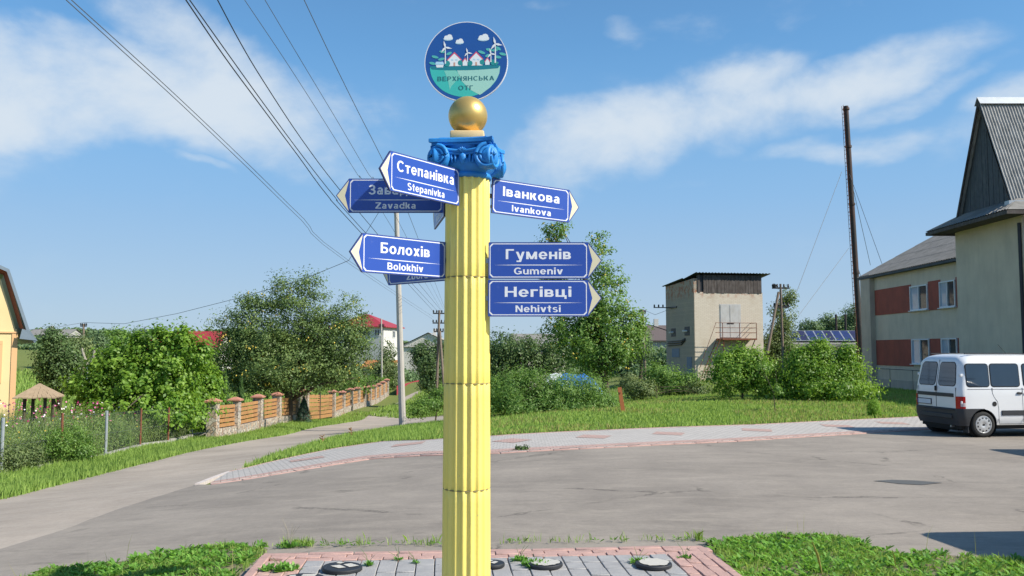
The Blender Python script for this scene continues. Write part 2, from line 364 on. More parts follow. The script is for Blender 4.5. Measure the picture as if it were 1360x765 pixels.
def grassground():
    t = NT(mat('grass_soil')); p = t.pos(); a = t.noise(p, .45, 5, .6); b = t.noise(p, 9, 6, .7); c_ = t.noise(p, 60, 3, .7)
    c = t.mix(a, (.105, .165, .030), (.17, .215, .050)); c = t.mix(t.ramp(b, [(.35, (0,0,0)), (.8, (1,1,1))]), c, (.16, .15, .06)); c = t.mix(.6, c, t.mix(c_, .1, .9), 'OVERLAY')
    t.bsdf(c, .95, 0, t.bump(b, .8, .05), .2)
grassground()
leafmat('grass_blades', (0.156, 0.269, 0.050), (0.388, 0.525, 0.131), .35, .6, (0.537, 0.490, 0.181)); leafmat('weed_leaves', (0.087, 0.218, 0.040), (0.231, 0.455, 0.073), .35, .5, (0.424, 0.473, 0.127))
leafmat('grass_dry', (0.241, 0.263, 0.070), (0.464, 0.420, 0.175), .3, .7); 
leafmat('leaf_bright', (0.086, 0.196, 0.024), (0.286, 0.446, 0.061), .42); leafmat('leaf_hedge', (.10, .215, .03), (.31, .47, .075), .42); leafmat('leaf_dark', (0.054, 0.109, 0.036), (0.164, 0.245, 0.081), .25, .5, (0.384, 0.362, 0.109))
leafmat('leaf_apple', (0.066, 0.125, 0.035), (0.221, 0.305, 0.090), .28, .5, (0.443, 0.383, 0.104)); leafmat('leaf_olive', (0.083, 0.139, 0.049), (0.240, 0.295, 0.113), .3, .55, (0.443, 0.383, 0.157)); leafmat('leaf_mid', (0.079, 0.175, 0.033), (0.230, 0.367, 0.075), .35, .5, (0.530, 0.500, 0.100))
leafmat('leaf_spruce', (0.038, 0.087, 0.058), (0.108, 0.189, 0.116), .1, .6); leafmat('leaf_thuja', (0.046, 0.109, 0.029), (0.123, 0.232, 0.058), .2, .6); leafmat('leaf_lime', (0.140, 0.286, 0.022), (0.280, 0.462, 0.055), .35, .6)
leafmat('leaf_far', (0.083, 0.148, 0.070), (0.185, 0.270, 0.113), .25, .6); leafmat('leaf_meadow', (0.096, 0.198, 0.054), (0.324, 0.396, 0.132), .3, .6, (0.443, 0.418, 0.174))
simple('bark', (.085, .065, .048), .95, var=.35, scale=9, bump=.8); simple('bark_pale', (.30, .27, .22), .9, var=.3, scale=9, bump=.5)
simple('whitewash', (.72, .72, .70), .85, var=.12, scale=10)
# signpost paint
def yellow():
    t = NT(mat('yellow_paint')); p = t.tc('Object'); a = t.noise(p, 3, 6, .6); b = t.noise(t.mapping(p, (9, 9, .9)), 2.5, 8, .7)
    c = t.mix(a, (.93, .72, .13), (.96, .78, .19)); c = t.mix(t.math('MULTIPLY', t.ramp(b, [(.50, (0,0,0)), (.66, (1,1,1))]), .5), c, (.58, .46, .14)); sc = t.noise(p, 18, 7, .75); c = t.mix(t.math('MULTIPLY', t.ramp(sc, [(.64, (0,0,0)), (.70, (1,1,1))]), .6), c, (.46, .40, .26)); 
    t.bsdf(c, .5, 0, t.bump(t.noise(p, 45, 4), .3, .004), .9)
yellow()
simple('joint_grime', (.26, .22, .10), .9, var=.3, scale=40)
simple('bare_soil', (.22, .185, .115), .95, var=.3, scale=9, bump=.8, dirt=((.10, .14, .035), 4, .8)); simple('capital_blue', (.020, .245, .66), .55, var=.16, scale=9, bump=.12, spec=.5, dirt=((.01,.08,.26), 9, .5)); 
simple('gold_paint', (.68, .46, .15), .36, metal=.65, var=.10, scale=14, bump=.05); simple('plinth_gold', (.72, .52, .26), .6, var=.14, scale=12, bump=.1)
def signblue():
    t = NT(mat('sign_blue')); p = t.tc('Object'); c = t.mix(t.noise(p, 4, 5), (.022, .068, .34), (.032, .088, .42)); c = t.mix(t.math('MULTIPLY', t.ramp(t.noise(p, 22, 6, .7), [(.6, (0,0,0)), (.8, (1,1,1))]), .12), c, (.3, .34, .45))
    t.bsdf(c, .30, 0, None, .5)
signblue()
simple('sign_white', (.78, .79, .84), .4, var=.05, scale=20); simple('sign_cream', (.72, .66, .46), .45, var=.06, scale=20); simple('sign_edge', (.05, .06, .16), .5, var=.2, scale=20); simple('sign_back', (.35, .36, .38), .5, var=.1)
simple('emblem_blue', (.022, .10, .36), .3, var=.06, scale=8); simple('emblem_teal', (.06, .52, .47), .35, var=.05, scale=8); simple('emblem_mint', (.22, .62, .52), .35, var=.05); simple('emblem_pale', (.38, .68, .60), .35, var=.05)
simple('emblem_band', (.02, .22, .28), .35, var=.1); simple('emblem_white', (.82, .85, .88), .35, var=.04); simple('emblem_sky', (.45, .72, .90), .35, var=.04); simple('emblem_roof', (.72, .10, .16), .35, var=.04); simple('emblem_tree', (.03, .30, .30), .35, var=.08); simple('emblem_leaf', (.10, .48, .44), .35, var=.08)
simple('emblem_text', (.03, .17, .20), .5, var=.08); simple('emblem_peach', (.62, .36, .28), .4, var=.04); simple('steel', (.42, .43, .44), .4, metal=.8, var=.1)
simple('dark_metal', (.035, .035, .04), .5, metal=.3, var=.2); simple('rust_metal', (.19, .065, .035), .8, var=.3, scale=15, bump=.3); simple('galvanized', (.42, .45, .48), .5, metal=.5, var=.15)
simple('disc_black', (.022, .024, .028), .55, var=.4, scale=20, bump=.3); simple('disc_flake', (.50, .48, .43), .7, var=.15, scale=30, bump=.3)
simple('wire_black', (.02, .02, .022), .6, var=.1); simple('wire_grey', (.10, .11, .12), .6, var=.1)
simple('wood_plank', (.42, .22, .09), .6, var=.28, scale=7, bump=.2, dirt=((.22,.09,.03), 8, .5)); simple('pole_wood', (.20, .155, .12), .9, var=.3, scale=10, bump=.4); simple('dried_weed', (.30, .17, .08), .9, var=.3); simple('orange_paint', (.42, .14, .05), .6, var=.15)
def stonework():
    t = NT(mat('stone_cladding')); p = t.pos(); v = t.n('ShaderNodeTexVoronoi', {'Vector': p, 'Scale': 6.5}); e = t.n('ShaderNodeTexVoronoi', {'Vector': p, 'Scale': 6.5}, feature='DISTANCE_TO_EDGE')
    h = t.n('ShaderNodeSeparateColor', {0: v.outputs['Color']}).outputs[0]; c = t.ramp(h, [(0, (.42, .30, .22)), (.3, (.52, .43, .33)), (.55, (.36, .33, .30)), (.8, (.55, .50, .42)), (1, (.30, .21, .16))])
    m = t.ramp(e.outputs['Distance'], [(.03, (0,0,0)), (.07, (1,1,1))]); c = t.mix(m, (.20, .18, .16), c); t.bsdf(c, .85, 0, t.bump(m, .8, .02), .3)
stonework()
simple('cap_terracotta', (.44, .20, .14), .7, var=.15, scale=8)
# bold sans glyphs made of strokes (cap height 1, x-height .74)
def glyph(ch, w, h):
    P = []; x = .74
    def r(a, b, c, d): P.append([(a, b), (c, b), (c, d), (a, d)])
    def dg(xa, ya, xb, yb, k=None): k = k or w*1.12; P.append([(xa, ya), (xa+k, ya), (xb+k, yb), (xb, yb)])
    def arc(cx, cy, rx, ry, a0, a1, wx=None, wy=None, n=14):
        wx = wx or w; wy = wy or h; n = max(3, int(abs(a1-a0)/20))
        t = [math.radians(a0+(a1-a0)*i/n) for i in range(n+1)]
        for p, q in zip(t, t[1:]):
            P.append([(cx+rx*math.cos(p), cy+ry*math.sin(p)), (cx+rx*math.cos(q), cy+ry*math.sin(q)), (cx+(rx-wx)*math.cos(q), cy+(ry-wy)*math.sin(q)), (cx+(rx-wx)*math.cos(p), cy+(ry-wy)*math.sin(p))])
    def bowl(y0, y1, X): m = (y1-y0)/2; r(w*.5, y0, X-m, y0+h); r(w*.5, y1-h, X-m, y1); arc(X-m*1.0, (y0+y1)/2, m, m, -90, 90)
    c = ch
    if c in 'Г': r(0,0,w,1); r(w,1-h,.62,1); a = .64
    elif c in 'ІI': r(0,0,w,1); a = w
    elif c in 'Н': r(0,0,w,1); r(.78-w,0,.78,1); r(w,.42,.78-w,.42+h); a = .78
    elif c == 'N': r(0,0,w,1); r(.78-w,0,.78,1); dg(.0,1,.78-w*1.12,0); a = .78
    elif c in 'СC': arc(.44,.5,.44,.52,42,318); a = .82
    elif c == 'G': arc(.45,.5,.45,.52,42,325); r(.86-w,.1,.86,.5); r(.48,.5-h,.86,.5); a = .88
    elif c == 'О': arc(.46,.5,.46,.52,0,360); a = .92
    elif c == 'З': arc(.32,.735,.31,.285,-90,165); arc(.33,.28,.34,.30,90,-165); r(.2,.455,.36,.455+h*.9); a = .67
    elif c == 'Б': r(0,0,w,1); r(w,1-h,.66,1); bowl(0,.60,.70); a = .70
    elif c in 'ВB': r(0,0,w,1); bowl(0,.56,.72); bowl(.56-h,1,.68); a = .72
    elif c in 'КK': r(0,0,w,1); dg(w*.9,.36,.52,1,w*1.3); dg(.24,.60,.56,0,w*1.3); a = .56+w*1.3
    elif c == 'Е': r(0,0,w,1); r(w,1-h,.66,1); r(w,.43,.61,.43+h); r(w,0,.68,h); a = .68
    elif c == 'Р': r(0,0,w,1); bowl(.38,1,.70); a = .70
    elif c == 'Х': dg(0,0,.74-w*1.2,1,w*1.2); dg(.74-w*1.2,0,0,1,w*1.2); a = .74
    elif c == 'Я': r(.7-w,0,.7,1); r(.3,1-h,.7-w,1); r(.3,.42,.7-w,.42+h); arc(.33,.71,.31,.29,90,270); dg(.0,0,.3,.45,w*1.2); a = .72
    elif c == 'Ь': r(0,0,w,1); bowl(0,.6,.68); a = .68
    elif c == 'А': dg(0,0,.42-w*.56,1); dg(.84-w*1.12,0,.42-w*.56,1); r(.2,.22,.64,.22+h); a = .84
    elif c == 'Т': r(.37-w/2,0,.37+w/2,1-h); r(0,1-h,.74,1); a = .74
    elif c == 'S': arc(.36,.735,.34,.285,30,270); arc(.37,.28,.36,.30,90,-150); r(.33,.455,.38,.455+h); a = .73
    elif c == 'Z': r(0,1-h,.72,1); r(0,0,.72,h); dg(0,h,.72-w*1.4,1-h,w*1.4); a = .72
    elif c == 'у' or c == 'y': dg(.33-w*.5,.02,0,x,w); dg(.2,-.28,.66-w,x,w); r(.05,-.28,.3,-.28+h*.9); a = .66
    elif c == 'м': r(0,0,w,x); r(.82-w,0,.82,x); dg(.41-w*.5,.0,.02,x,w); dg(.41-w*.5,.0,.80-w,x,w); a = .82
    elif c in 'еe': arc(.33,.37,.33,.39,0,325); r(w*.6,.30,.645,.30+h*.8); a = .66
    elif c == 'н': r(0,0,w,x); r(.62-w,0,.62,x); r(w,.29,.62-w,.29+h); a = .62
    elif c in 'іi': r(0,0,w,x); r(0,.84,w,1.02); a = w
    elif c == 'в': r(0,0,w,x); bowl(0,.42,.60); bowl(.42-h,x,.57); a = .6
    elif c in 'аa': arc(.25,.215,.25,.23,0,360,w*.95,h*.85); r(.56-w,0,.56,.5); arc(.30,.48,.26,.275,0,160); a = .60
    elif c == 'к': r(0,0,w,x); dg(w*.8,.28,.36,x,w*1.25); dg(.20,.42,.40,0,w*1.25); a = .40+w*1.25
    elif c == 'k': r(0,0,w,1); dg(w*.8,.24,.34,x,w*1.25); dg(.20,.42,.38,0,w*1.25); a = .38+w*1.25
    elif c in 'оo': arc(.34,.37,.34,.39,0,360); a = .68
    elif c == 'т': r(.29-w/2,0,.29+w/2,x-h); r(0,x-h,.58,x); a = .58
    elif c == 'п': r(0,0,w,x); r(.62-w,0,.62,x); r(w,x-h,.62-w,x); a = .62
    elif c == 'л': dg(.02,.05,.14,x,w*.95); r(-.03,0,.14,h); r(.64-w,0,.64,x); r(.2,x-h,.64-w,x); a = .64
    elif c == 'х' or c == 'x': dg(0,0,.62-w*1.2,x,w*1.2); dg(.62-w*1.2,0,0,x,w*1.2); a = .62
    elif c == 'ц': r(0,0,w,x); r(.6-w,0,.6,x); r(w,0,.72,h); r(.58,-.2,.72,h); a = .72
    elif c == 'ш': r(0,0,w,x); r(.46-w/2,0,.46+w/2,x); r(.92-w,0,.92,x); r(w,0,.92-w,h); a = .92
    elif c == 'д': dg(.06,h,.16,x,w*.95); r(.62-w,h,.62,x); r(.25,x-h,.62-w,x); r(0,0,.70,h); r(0,-.18,.13,0); r(.57,-.18,.70,0); a = .70
    elif c == 'г': r(0,0,w,x); r(w,x-h,.48,x); a = .48
    elif c in 'рp': r(0,-.28,w,x); arc(.36,.37,.33,.39,0,360); a = .69
    elif c in 'б': arc(.33,.34,.33,.36,0,360); arc(.40,.45,.40,.52,95,200); a = .66
    elif c == 'u': r(0,.25,w,x); r(.62-w,0,.62,x); arc(.29,.27,.29,.29,180,330); a = .62
    elif c in 'nh': r(0,0,w,1 if c == 'h' else x); r(.62-w,0,.62,.48); arc(.34,.46,.28,.30,0,150); a = .62
    elif c == 'm': r(0,0,w,x); r(.50-w/2,0,.50+w/2,.5); r(1.0-w,0,1.0,.5); arc(.32,.47,.28,.29,0,150); arc(.75,.47,.25,.29,0,150); a = 1.0
    elif c == 'v': dg(.33-w*.55,0,0,x); dg(.33-w*.55,0,.66-w*1.12,x); a = .66
    elif c == 't': r(.12,.15,.12+w,.98); r(0,x-h,.42,x); arc(.32,.18,.2,.20,180,280); a = .43
    elif c == 's': arc(.29,.54,.27,.215,25,270,None,h*.85); arc(.30,.20,.29,.225,90,-150,None,h*.85); a = .59
    elif c == 'd': r(.66-w,0,.66,1); arc(.33,.37,.33,.39,0,360); a = .66
    elif c == 'b': r(0,0,w,1); arc(.35,.37,.33,.39,0,360); a = .68
    elif c == 'l': r(0,0,w,1); a = w
    elif c == 'r': r(0,0,w,x); arc(.38,.38,.3,.38,80,165); a = .44
    else: a = .3
    return P, a
def wordpolys(txt, w=.21, h=.17, gap=.10):
    out = []; X = 0
    for ch in txt:
        P, a = glyph(ch, w, h); out += [[(px+X, py) for px, py in p] for p in P]; X += a+gap
    return out, X-gap
# ------------------------------------------------------------------ ground, road, car park, sidewalk
def build_ground():
    xs = np.unique(np.r_[-1500, -900, -600, -400, -300, -230, -180, -140, np.arange(-110, -40, 6), np.arange(-40, -18, 1.5), np.arange(-18, 24, .6), np.arange(24, 60, 3), np.arange(60, 140, 10), 180, 230, 300, 400, 600, 900, 1500])
    ys = np.unique(np.r_[-200, -100, -50, -20, -10, np.arange(-5, 62, .6), np.arange(62, 130, 3), np.arange(130, 260, 12), 300, 400, 600, 900, 1400, 2000])
    X, Y = np.meshgrid(xs, ys); Z = gza(X, Y)-.01
    nx, ny = len(xs), len(ys); i, j = np.meshgrid(np.arange(nx-1), np.arange(ny-1)); a = (j*nx+i).ravel()
    me = npmesh('ground', np.c_[X.ravel(), Y.ravel(), Z.ravel()], np.c_[a, a+1, a+nx+1, a+nx], 'grass_soil', smooth=True)
    tag(mkobj('ground', me), kind='structure')
build_ground()
def G(*pts): return [g(px, py) for px, py in pts]
left_edge = G((0,665),(75,646),(150,627),(210,612),(271,597),(330,586),(378,578.5),(442,564.6),(495,547.5),(527,536))
far_rd = G((540,526),(557,519),(563,521),(563,533),(548,548),(540,556))
path_top = G((589,552.5),(640,553)); path_bot = G((640,561),(589,563),(548,567),(515,571))
right_edge = G((452,581),(410,592),(370,604),(345,614),(322,624.7),(305,630),(262,646),(154,680),(98,702),(39,721),(0,733))
ROAD = [(-10.5,-6),(-9.6,6)]+left_edge+far_rd+path_top+path_bot+right_edge+[(-6.0,5.5),(-6.6,-6)]
sheet('road', ROAD, .022, 'asphalt_road', .7, jit=.03)
inner = G((279,646),(325,639.5),(370,631.7),(443,619.6),(489.6,612),(560,607.5),(652,605),(799,597),(963,589),(1120,579))
outer = G((305,629.5),(352,618),(401,607),(447.6,597.5),(509,588.7),(560,587.6),(652,582),(799,574),(1000,566.5),(1210,556))
def ext(l, d):
    a, b = l[-2], l[-1]; L = math.dist(a, b); return l+[(b[0]+(b[0]-a[0])/L*d, b[1]+(b[1]-a[1])/L*d)]
inner = ext(inner, 9); outer = ext(outer, 8)
PARK = inner+[(26,22),(26,-6),(-6.6,-6),(-6.0,5.5)]+G((0,733),(39,721),(98,702),(154,680),(262,646))
sheet('car_park', PARK, .030, 'asphalt_parking', .7, jit=.028, step=.35)
def resample(l, n):
    d = [0]
    for a, b in zip(l, l[1:]): d.append(d[-1]+math.dist(a, b))
    t = np.linspace(0, d[-1], n); return np.c_[np.interp(t, d, [p[0] for p in l]), np.interp(t, d, [p[1] for p in l])]
NS = 90; IN = resample(inner, NS); OUT = resample(outer, NS)
def band(a, b): return [tuple(p) for p in IN*(1-a)+OUT*a]+[tuple(p) for p in (IN*(1-b)+OUT*b)[::-1]]
sw = sheet('sidewalk', band(0.015, .97), .050, 'sidewalk_grey', .9, depth=.10, step=4)
sheet('edge_paving', band(.02, .115), .055, 'sidewalk_pink', .9, depth=.004, parent=sw, step=4); 
sheet('edge_paving', band(.965, 1.0), .057, 'sidewalk_pink', .9, depth=.11, parent=sw, step=4)
# low kerb stones on the car park side
dd = [0.0]
for a, b in zip(IN, IN[1:]): dd.append(dd[-1]+math.dist(a, b))
k = 0; pos = 0.0
while pos < dd[-1]-1.0 and pos < 24:
    x0, x1 = [np.interp(p, dd, IN[:, 0]) for p in (pos+.006, pos+.494)]; y0, y1 = [np.interp(p, dd, IN[:, 1]) for p in (pos+.006, pos+.494)]
    cx, cy = (x0+x1)/2, (y0+y1)/2; a = math.atan2(y1-y0, x1-x0); a_n = a+PI/2
    if k == 0: kerb_me = MB().box((0, 0, 0), (.49, .09, .14)).mesh('kerb_stone', 'kerb_pink', bevel=.008)
    o = mkobj('kerb_stone', kerb_me, sw); o.location = (cx-math.cos(a_n)*.03, cy-math.sin(a_n)*.03, gz(cx, cy)+random.uniform(-.026, -.018)); o.rotation_euler = (random.uniform(-.015,.015), math.atan2(gz(x0,y0)-gz(x1,y1), .49)+random.uniform(-.008,.008), a+random.uniform(-.01,.01)); chadd(sw, o)
    k += 1; pos += .5
# pink paver diamonds
MID = IN*.45+OUT*.55; dm = [0.0]
for a, b in zip(MID, MID[1:]): dm.append(dm[-1]+math.dist(a, b))
def wpos(px): # arc length of the diamond whose centre is seen at px
    for i in range(len(MID)-1):
        p = 680+FPX*MID[i, 0]/MID[i, 1]*1.0
        if p >= px: return dm[i]
    return dm[-1]
for px in (405, 540, 665, 772, 885, 996, 1100, 1180, 1275):
    s = wpos(px); c = np.array([np.interp(s, dm, MID[:, 0]), np.interp(s, dm, MID[:, 1])]); s2 = s+.2
    t = np.array([np.interp(s2, dm, MID[:, 0]), np.interp(s2, dm, MID[:, 1])])-c; t /= np.linalg.norm(t); n = np.array([-t[1], t[0]])
    sheet('paver_diamond', [tuple(c+t*.42), tuple(c+n*.52), tuple(c-t*.42), tuple(c-n*.52)], .0545, 'sidewalk_pink', .5, parent=sw, step=2)
# white kerb at the sidewalk tip
a, b = g(262, 646.5), g(306, 629); 
simple('kerb_white', (.58, .52, .48), .85, var=.15, scale=12, dirt=((.40,.32,.29), 10, .6)); wk = thing('white_kerb', 'white painted kerb strip across the narrow tip of the sidewalk beside the road', 'kerb', (a[0], a[1], gz(*a)))
m = MB(); L = math.dist(a, b); an = math.atan2(b[1]-a[1], b[0]-a[0]); n_ = max(2, int(L/.5))
for i in range(n_):
    t = (i+.5)/n_; x, y = a[0]+(b[0]-a[0])*t, a[1]+(b[1]-a[1])*t
    mm = MB().box((0, 0, 0), (L/n_-.01, .085, .14)); o = mm.build('kerb_stone', 'kerb_white', wk); o.location = Vector((x, y, gz(x, y)-.018))-wk.location; o.rotation_euler = (0, math.atan2(gz(*a)-gz(*b), L), an)
# puddle
pc = G((1160,642),(1185,640.5),(1215,641.5),(1252,644.5),(1225,647.5),(1195,646),(1175,643.5))
t = NT(mat('damp_asphalt')); t.bsdf(t.mix(t.noise(t.pos(), 5, 5), (.085, .070, .05), (.13, .11, .08)), .35, 0, None, .5)
sheet('puddle', pc, .036, 'damp_asphalt', .3, jit=.04, step=.2)
# soil patches in front
LAWN_E = G((937,727),(1000,720),(1060,717),(1125,720),(1165,734),(1200,741),(1255,743),(1300,749),(1362,752))+[(7.5,6.4),(7.5,3.0),(1.75,3.0)]
LAWN_D = [(-2.2,3.0),(-5.5,3.0),(-5.5,5.0)]+G((-20,790),(30,775),(65,764),(120,757),(180,750),(240,737),(300,731),(345,732),(356,736),(322,765))+[(-2.03,5.6),(-2.03,3.0)]
LAWN_F = G((352,735),(420,732.5),(520,732),(600,731),(700,729),(820,727),(933,724.5))[::-1]; LAWN_F = [(x, y+.16) for x, y in LAWN_F]+[(x, y+.02) for x, y in LAWN_F[::-1]]
for p in (LAWN_E, LAWN_D): sheet('soil', p, .042, 'bare_soil', .4, jit=.03, step=.3)

# ------------------------------------------------------------------ paved platform
PZ = .10
def gp(px, py, z=PZ):
    d = pxdir(px, py); k = (z-CAMH)/d.z; return Vector((d.x*k, d.y*k, z))
FL, FR = gp(350, 735), gp(933, 724.5); ua = math.atan2(FR.y-FL.y, FR.x-FL.x); PW = (FR-FL).length; PD = 2.75
pf = thing('paved_platform', None, None, (FL.x, FL.y, 0), ua); pf['kind'] = 'structure'   # local x right, y away; pavers at negative y
MB().bb(.03, PW-.03, -PD+.03, -.03, -.15, PZ-.045).build('bedding', 'joint_sand', pf)
kerb_u = MB().box((0,0,0), (.392, .075, .13)).mesh('kerb_stone', 'kerb_pink', bevel=.007)
pav_g = MB().box((0,0,0), (.137, .197, .06)).mesh('paver', 'paver_grey', bevel=.005); pav_p = MB().box((0,0,0), (.194, .097, .06)).mesh('paver', 'paver_pink', bevel=.005)
def put(me, name, x, y, z, rz=0, w=.004):
    o = mkobj(name, me, pf); o.location = (x, y, z+random.uniform(-w, w)); o.rotation_euler = (random.uniform(-.012,.012), random.uniform(-.012,.012), rz+random.uniform(-.012,.012)); chadd(pf, o); return o
n = int(PW/.4)+1; st = PW/n
for i in range(n):
    o = put(kerb_u, 'kerb_stone', (i+.5)*st, -.037, PZ-.062, 0, .003); o.scale.x = st/.4
n2 = int((PD-.08)/.4)+1; st2 = (PD-.08)/n2
for i in range(n2):
    for sx in (.038, PW-.038):
        o = put(kerb_u, 'kerb_stone', sx+(random.uniform(-.004,.010) if sx > 1 else 0), -.08-(i+.5)*st2, PZ-.060, PI/2, .004); o.scale.x = st2/.4
for r in range(2):   # two pink rows along the far edge
    x = .08+(.1 if r else 0)
    while x < PW-.1: 
        put(pav_p, 'paver', x+.1, -.08-.05-r*.1, PZ-.03); x += .2
for c in range(3):    # pink columns along both sides
    for sx in (.13+c*.1, PW-.13-c*.1):
        y = -.28
        if c % 2: o = put(pav_p, 'paver', sx, y-.05, PZ-.03, PI/2, .004); o.scale.x = .49; y -= .1
        while y > -PD+.25: put(pav_p, 'paver', sx, y-.1, PZ-.03, PI/2, .006); y -= .2
x = .42+.035
cols = int((PW-.77)/.142); cw = (PW-.77)/cols; x0 = .385
CCX, CCY = -.288, 5.56
for i in range(cols):
    for j in range(int((PD-.32)/.202)):
        x, y = x0+(i+.5)*cw, -.285-(j+.5)*.202
        wx, wy = FL.x+x*math.cos(ua)-y*math.sin(ua), FL.y+x*math.sin(ua)+y*math.cos(ua)
        if abs(wx-CCX) < .24 and abs(wy-CCY) < .24: continue
        put(pav_g, 'paver', x, y, PZ-.03)
# ------------------------------------------------------------------ signpost column
sp = thing('signpost_column', 'tall fluted yellow column with a blue scroll capital, gold ball and arrow signs', 'signpost', (CCX, CCY, PZ))
def rad(z): return .1535-.0115*z/2.86
def flute_ring(r, z, n=18, dep=.0125):
    out = []
    for i in range(n):
        for k in range(8):
            a = 2*PI*(i+k/8)/n+.08; t = (k-1)/6; d = dep*math.sin(PI*t)**.7 if 0 < t < 1 else 0
            out.append(((r-d)*math.cos(a), (r-d)*math.sin(a), z))
    return out
zf = lambda py: zat(py, 5.41, 620)
joints = [.20, zf(653), zf(510), zf(366.5), zf(232)+.02]
MB().box((0,0,.05), (.46,.46,.10)).box((0,0,.12), (.40,.40,.04)).build('plinth', 'capital_blue', sp, bevel=.008)
m = MB(); m.rev([(.19,.14),(.2,.155),(.19,.175),(.165,.18),(.17,.19),(.16,.205),(.155,.21)], 40); m.build('column_base', 'capital_blue', sp, angle=50)
js = [.21-PZ*0]+[z-PZ for z in joints[1:]]
for a, b in zip(js, js[1:]):
    m = MB(); rings = []; zs = [a+.0015, a+.005]+list(np.linspace(a, b, 8)[1:-1])+[b-.005, b-.0015]
    for i, z in enumerate(zs): rings.append(flute_ring(rad(z)-(.0014 if i in (0, len(zs)-1) else 0), z))
    n = len(rings[0]); vs = [v for r in rings for v in r]; fs = [(j*n+i, j*n+(i+1) % n, (j+1)*n+(i+1) % n, (j+1)*n+i) for j in range(len(rings)-1) for i in range(n)]
    fs += [tuple(range(n-1, -1, -1)), tuple((len(rings)-1)*n+i for i in range(n))]; m.smooth = True; m.add(vs, fs); m.build('column_drum', 'yellow_paint', sp, angle=55)
    MB().rev([(rad(b)-.0035, b-.0035), (rad(b)-.0035, b+.0035)], 60).build('mortar_joint', 'joint_grime', sp)
# capital
ZC = js[-1]; cap = thing('capital', None, None, (0, 0, 0), R(-8)); cap.scale = (.965, .965, 1); cap.parent = sp; CH.setdefault(sp.name, []).append(cap)
m = MB(); m.smooth = True
m.rev([(.145,ZC-.03),(.158,ZC-.025),(.163,ZC-.012),(.156,ZC),(.150,ZC+.006),(.156,ZC+.015),(.176,ZC+.035),(.184,ZC+.06),(.180,ZC+.08),(.165,ZC+.09),(.160,ZC+.13),(.175,ZC+.155),(.178,ZC+.175)], 48); m.build('capital_bell', 'capital_blue', cap, angle=60)
ab = []
for q in range(4):
    for t in np.linspace(-1, 1, 9)[:-1]:
        x = .232*t; y = -.218+.030*(1-t*t); a = q*PI/2
        if abs(t) > .9: x = .225*np.sign(t); y = -.206 if t < 0 else -.206
        ab.append((x*math.cos(a)-y*math.sin(a), x*math.sin(a)+y*math.cos(a)))
m = MB(); m.prism(ab, .028, z0=ZC+.182).prism([(x*.93, y*.93) for x, y in ab], .016, z0=ZC+.167).prism([(x*.76, y*.76) for x, y in ab], .014, z0=ZC+.2105); m.build('abacus', 'capital_blue', cap, bevel=.004)
for q in range(4):
    Mq = Matrix.Rotation(q*PI/2, 4, 'Z')
    for s in (-1, 1):
        M = Mq @ Matrix.Translation((s*.150, -.150, ZC+.088)) @ Matrix.Rotation(s*R(13), 4, 'Z') @ Matrix.Scale(1.14, 4)
        m = MB(); m.smooth = True
        m.rev([(.001,-.050),(.060,-.050),(.068,-.044),(.070,-.036),(.060,0.0),(.066,.03),(.05,.045)], 28, M @ Matrix.Rotation(PI/2, 4, 'X') @ Matrix.Scale(-1, 4, (0, 0, 1)))
        sp_ = []; rr = []
        for k in range(46):
            a = k/45*2*PI*2.35; r_ = .066*(1-k/45*.80); sp_.append((-s*r_*math.sin(a)*1, -.050-.010*k/45, r_*math.cos(a))); rr.append(.0125*(1-k/45*.5))
        m.tube(sp_, rr, 7, True, M); m.rev([(.001,.016),(.010,.013),(.014,.0)], 12, M @ Matrix.Translation((0,-.052,0)) @ Matrix.Rotation(PI/2, 4, 'X'))
        m.build('volute', 'capital_blue', cap, angle=60)
    m = MB(); m.smooth = True
    for k, (dz, dy) in enumerate(((.15, -.178), (.132, -.176))):
        m.tube([(x, dy-.012*(abs(x)/.15), ZC+dz-.022*(1-(x/.15)**2)) for x in np.linspace(-.15, .15, 11)], .012-.003*k, 7, True, Mq)
    for x in (-.075, -.05, .05, .075): m.tube([(x, -.176, ZC+.115), (x*.97, -.186, ZC+.085), (x*.9, -.182, ZC+.055)], [.006,.009,.005], 6, True, Mq)
    m.rev([(.001,-.04),(.016,-.025),(.024,0),(.022,.02),(.001,.034)], 12, Mq @ Matrix.Translation((0,-.186,ZC+.082)) @ Matrix.Scale(.6, 4, (0,1,0)))
    for a in (-50, -25, 0, 25, 50): m.tube([(0, -.19, ZC+.118), (math.sin(R(a))*.018, -.197, ZC+.118+math.cos(R(a))*.022), (math.sin(R(a))*.034, -.194, ZC+.118+math.cos(R(a))*.034)], [.004,.007,.003], 6, True, Mq)
    m.build('carved_ornament', 'capital_blue', cap, angle=60)
zb = ZC+.2245
MB().box((0, 0, zb+.027), (.218, .218, .054)).build('ball_plinth', 'plinth_gold', sp, bevel=.01, seg=2)
m = MB(); m.smooth = True; rb = .1275; m.rev([(rb*math.sin(a), zb+.046+rb-rb*math.cos(a)) for a in np.linspace(0.001, PI-.001, 36)], 56, cap=False); ballo = m.build('gold_ball', 'gold_paint', sp, angle=80)
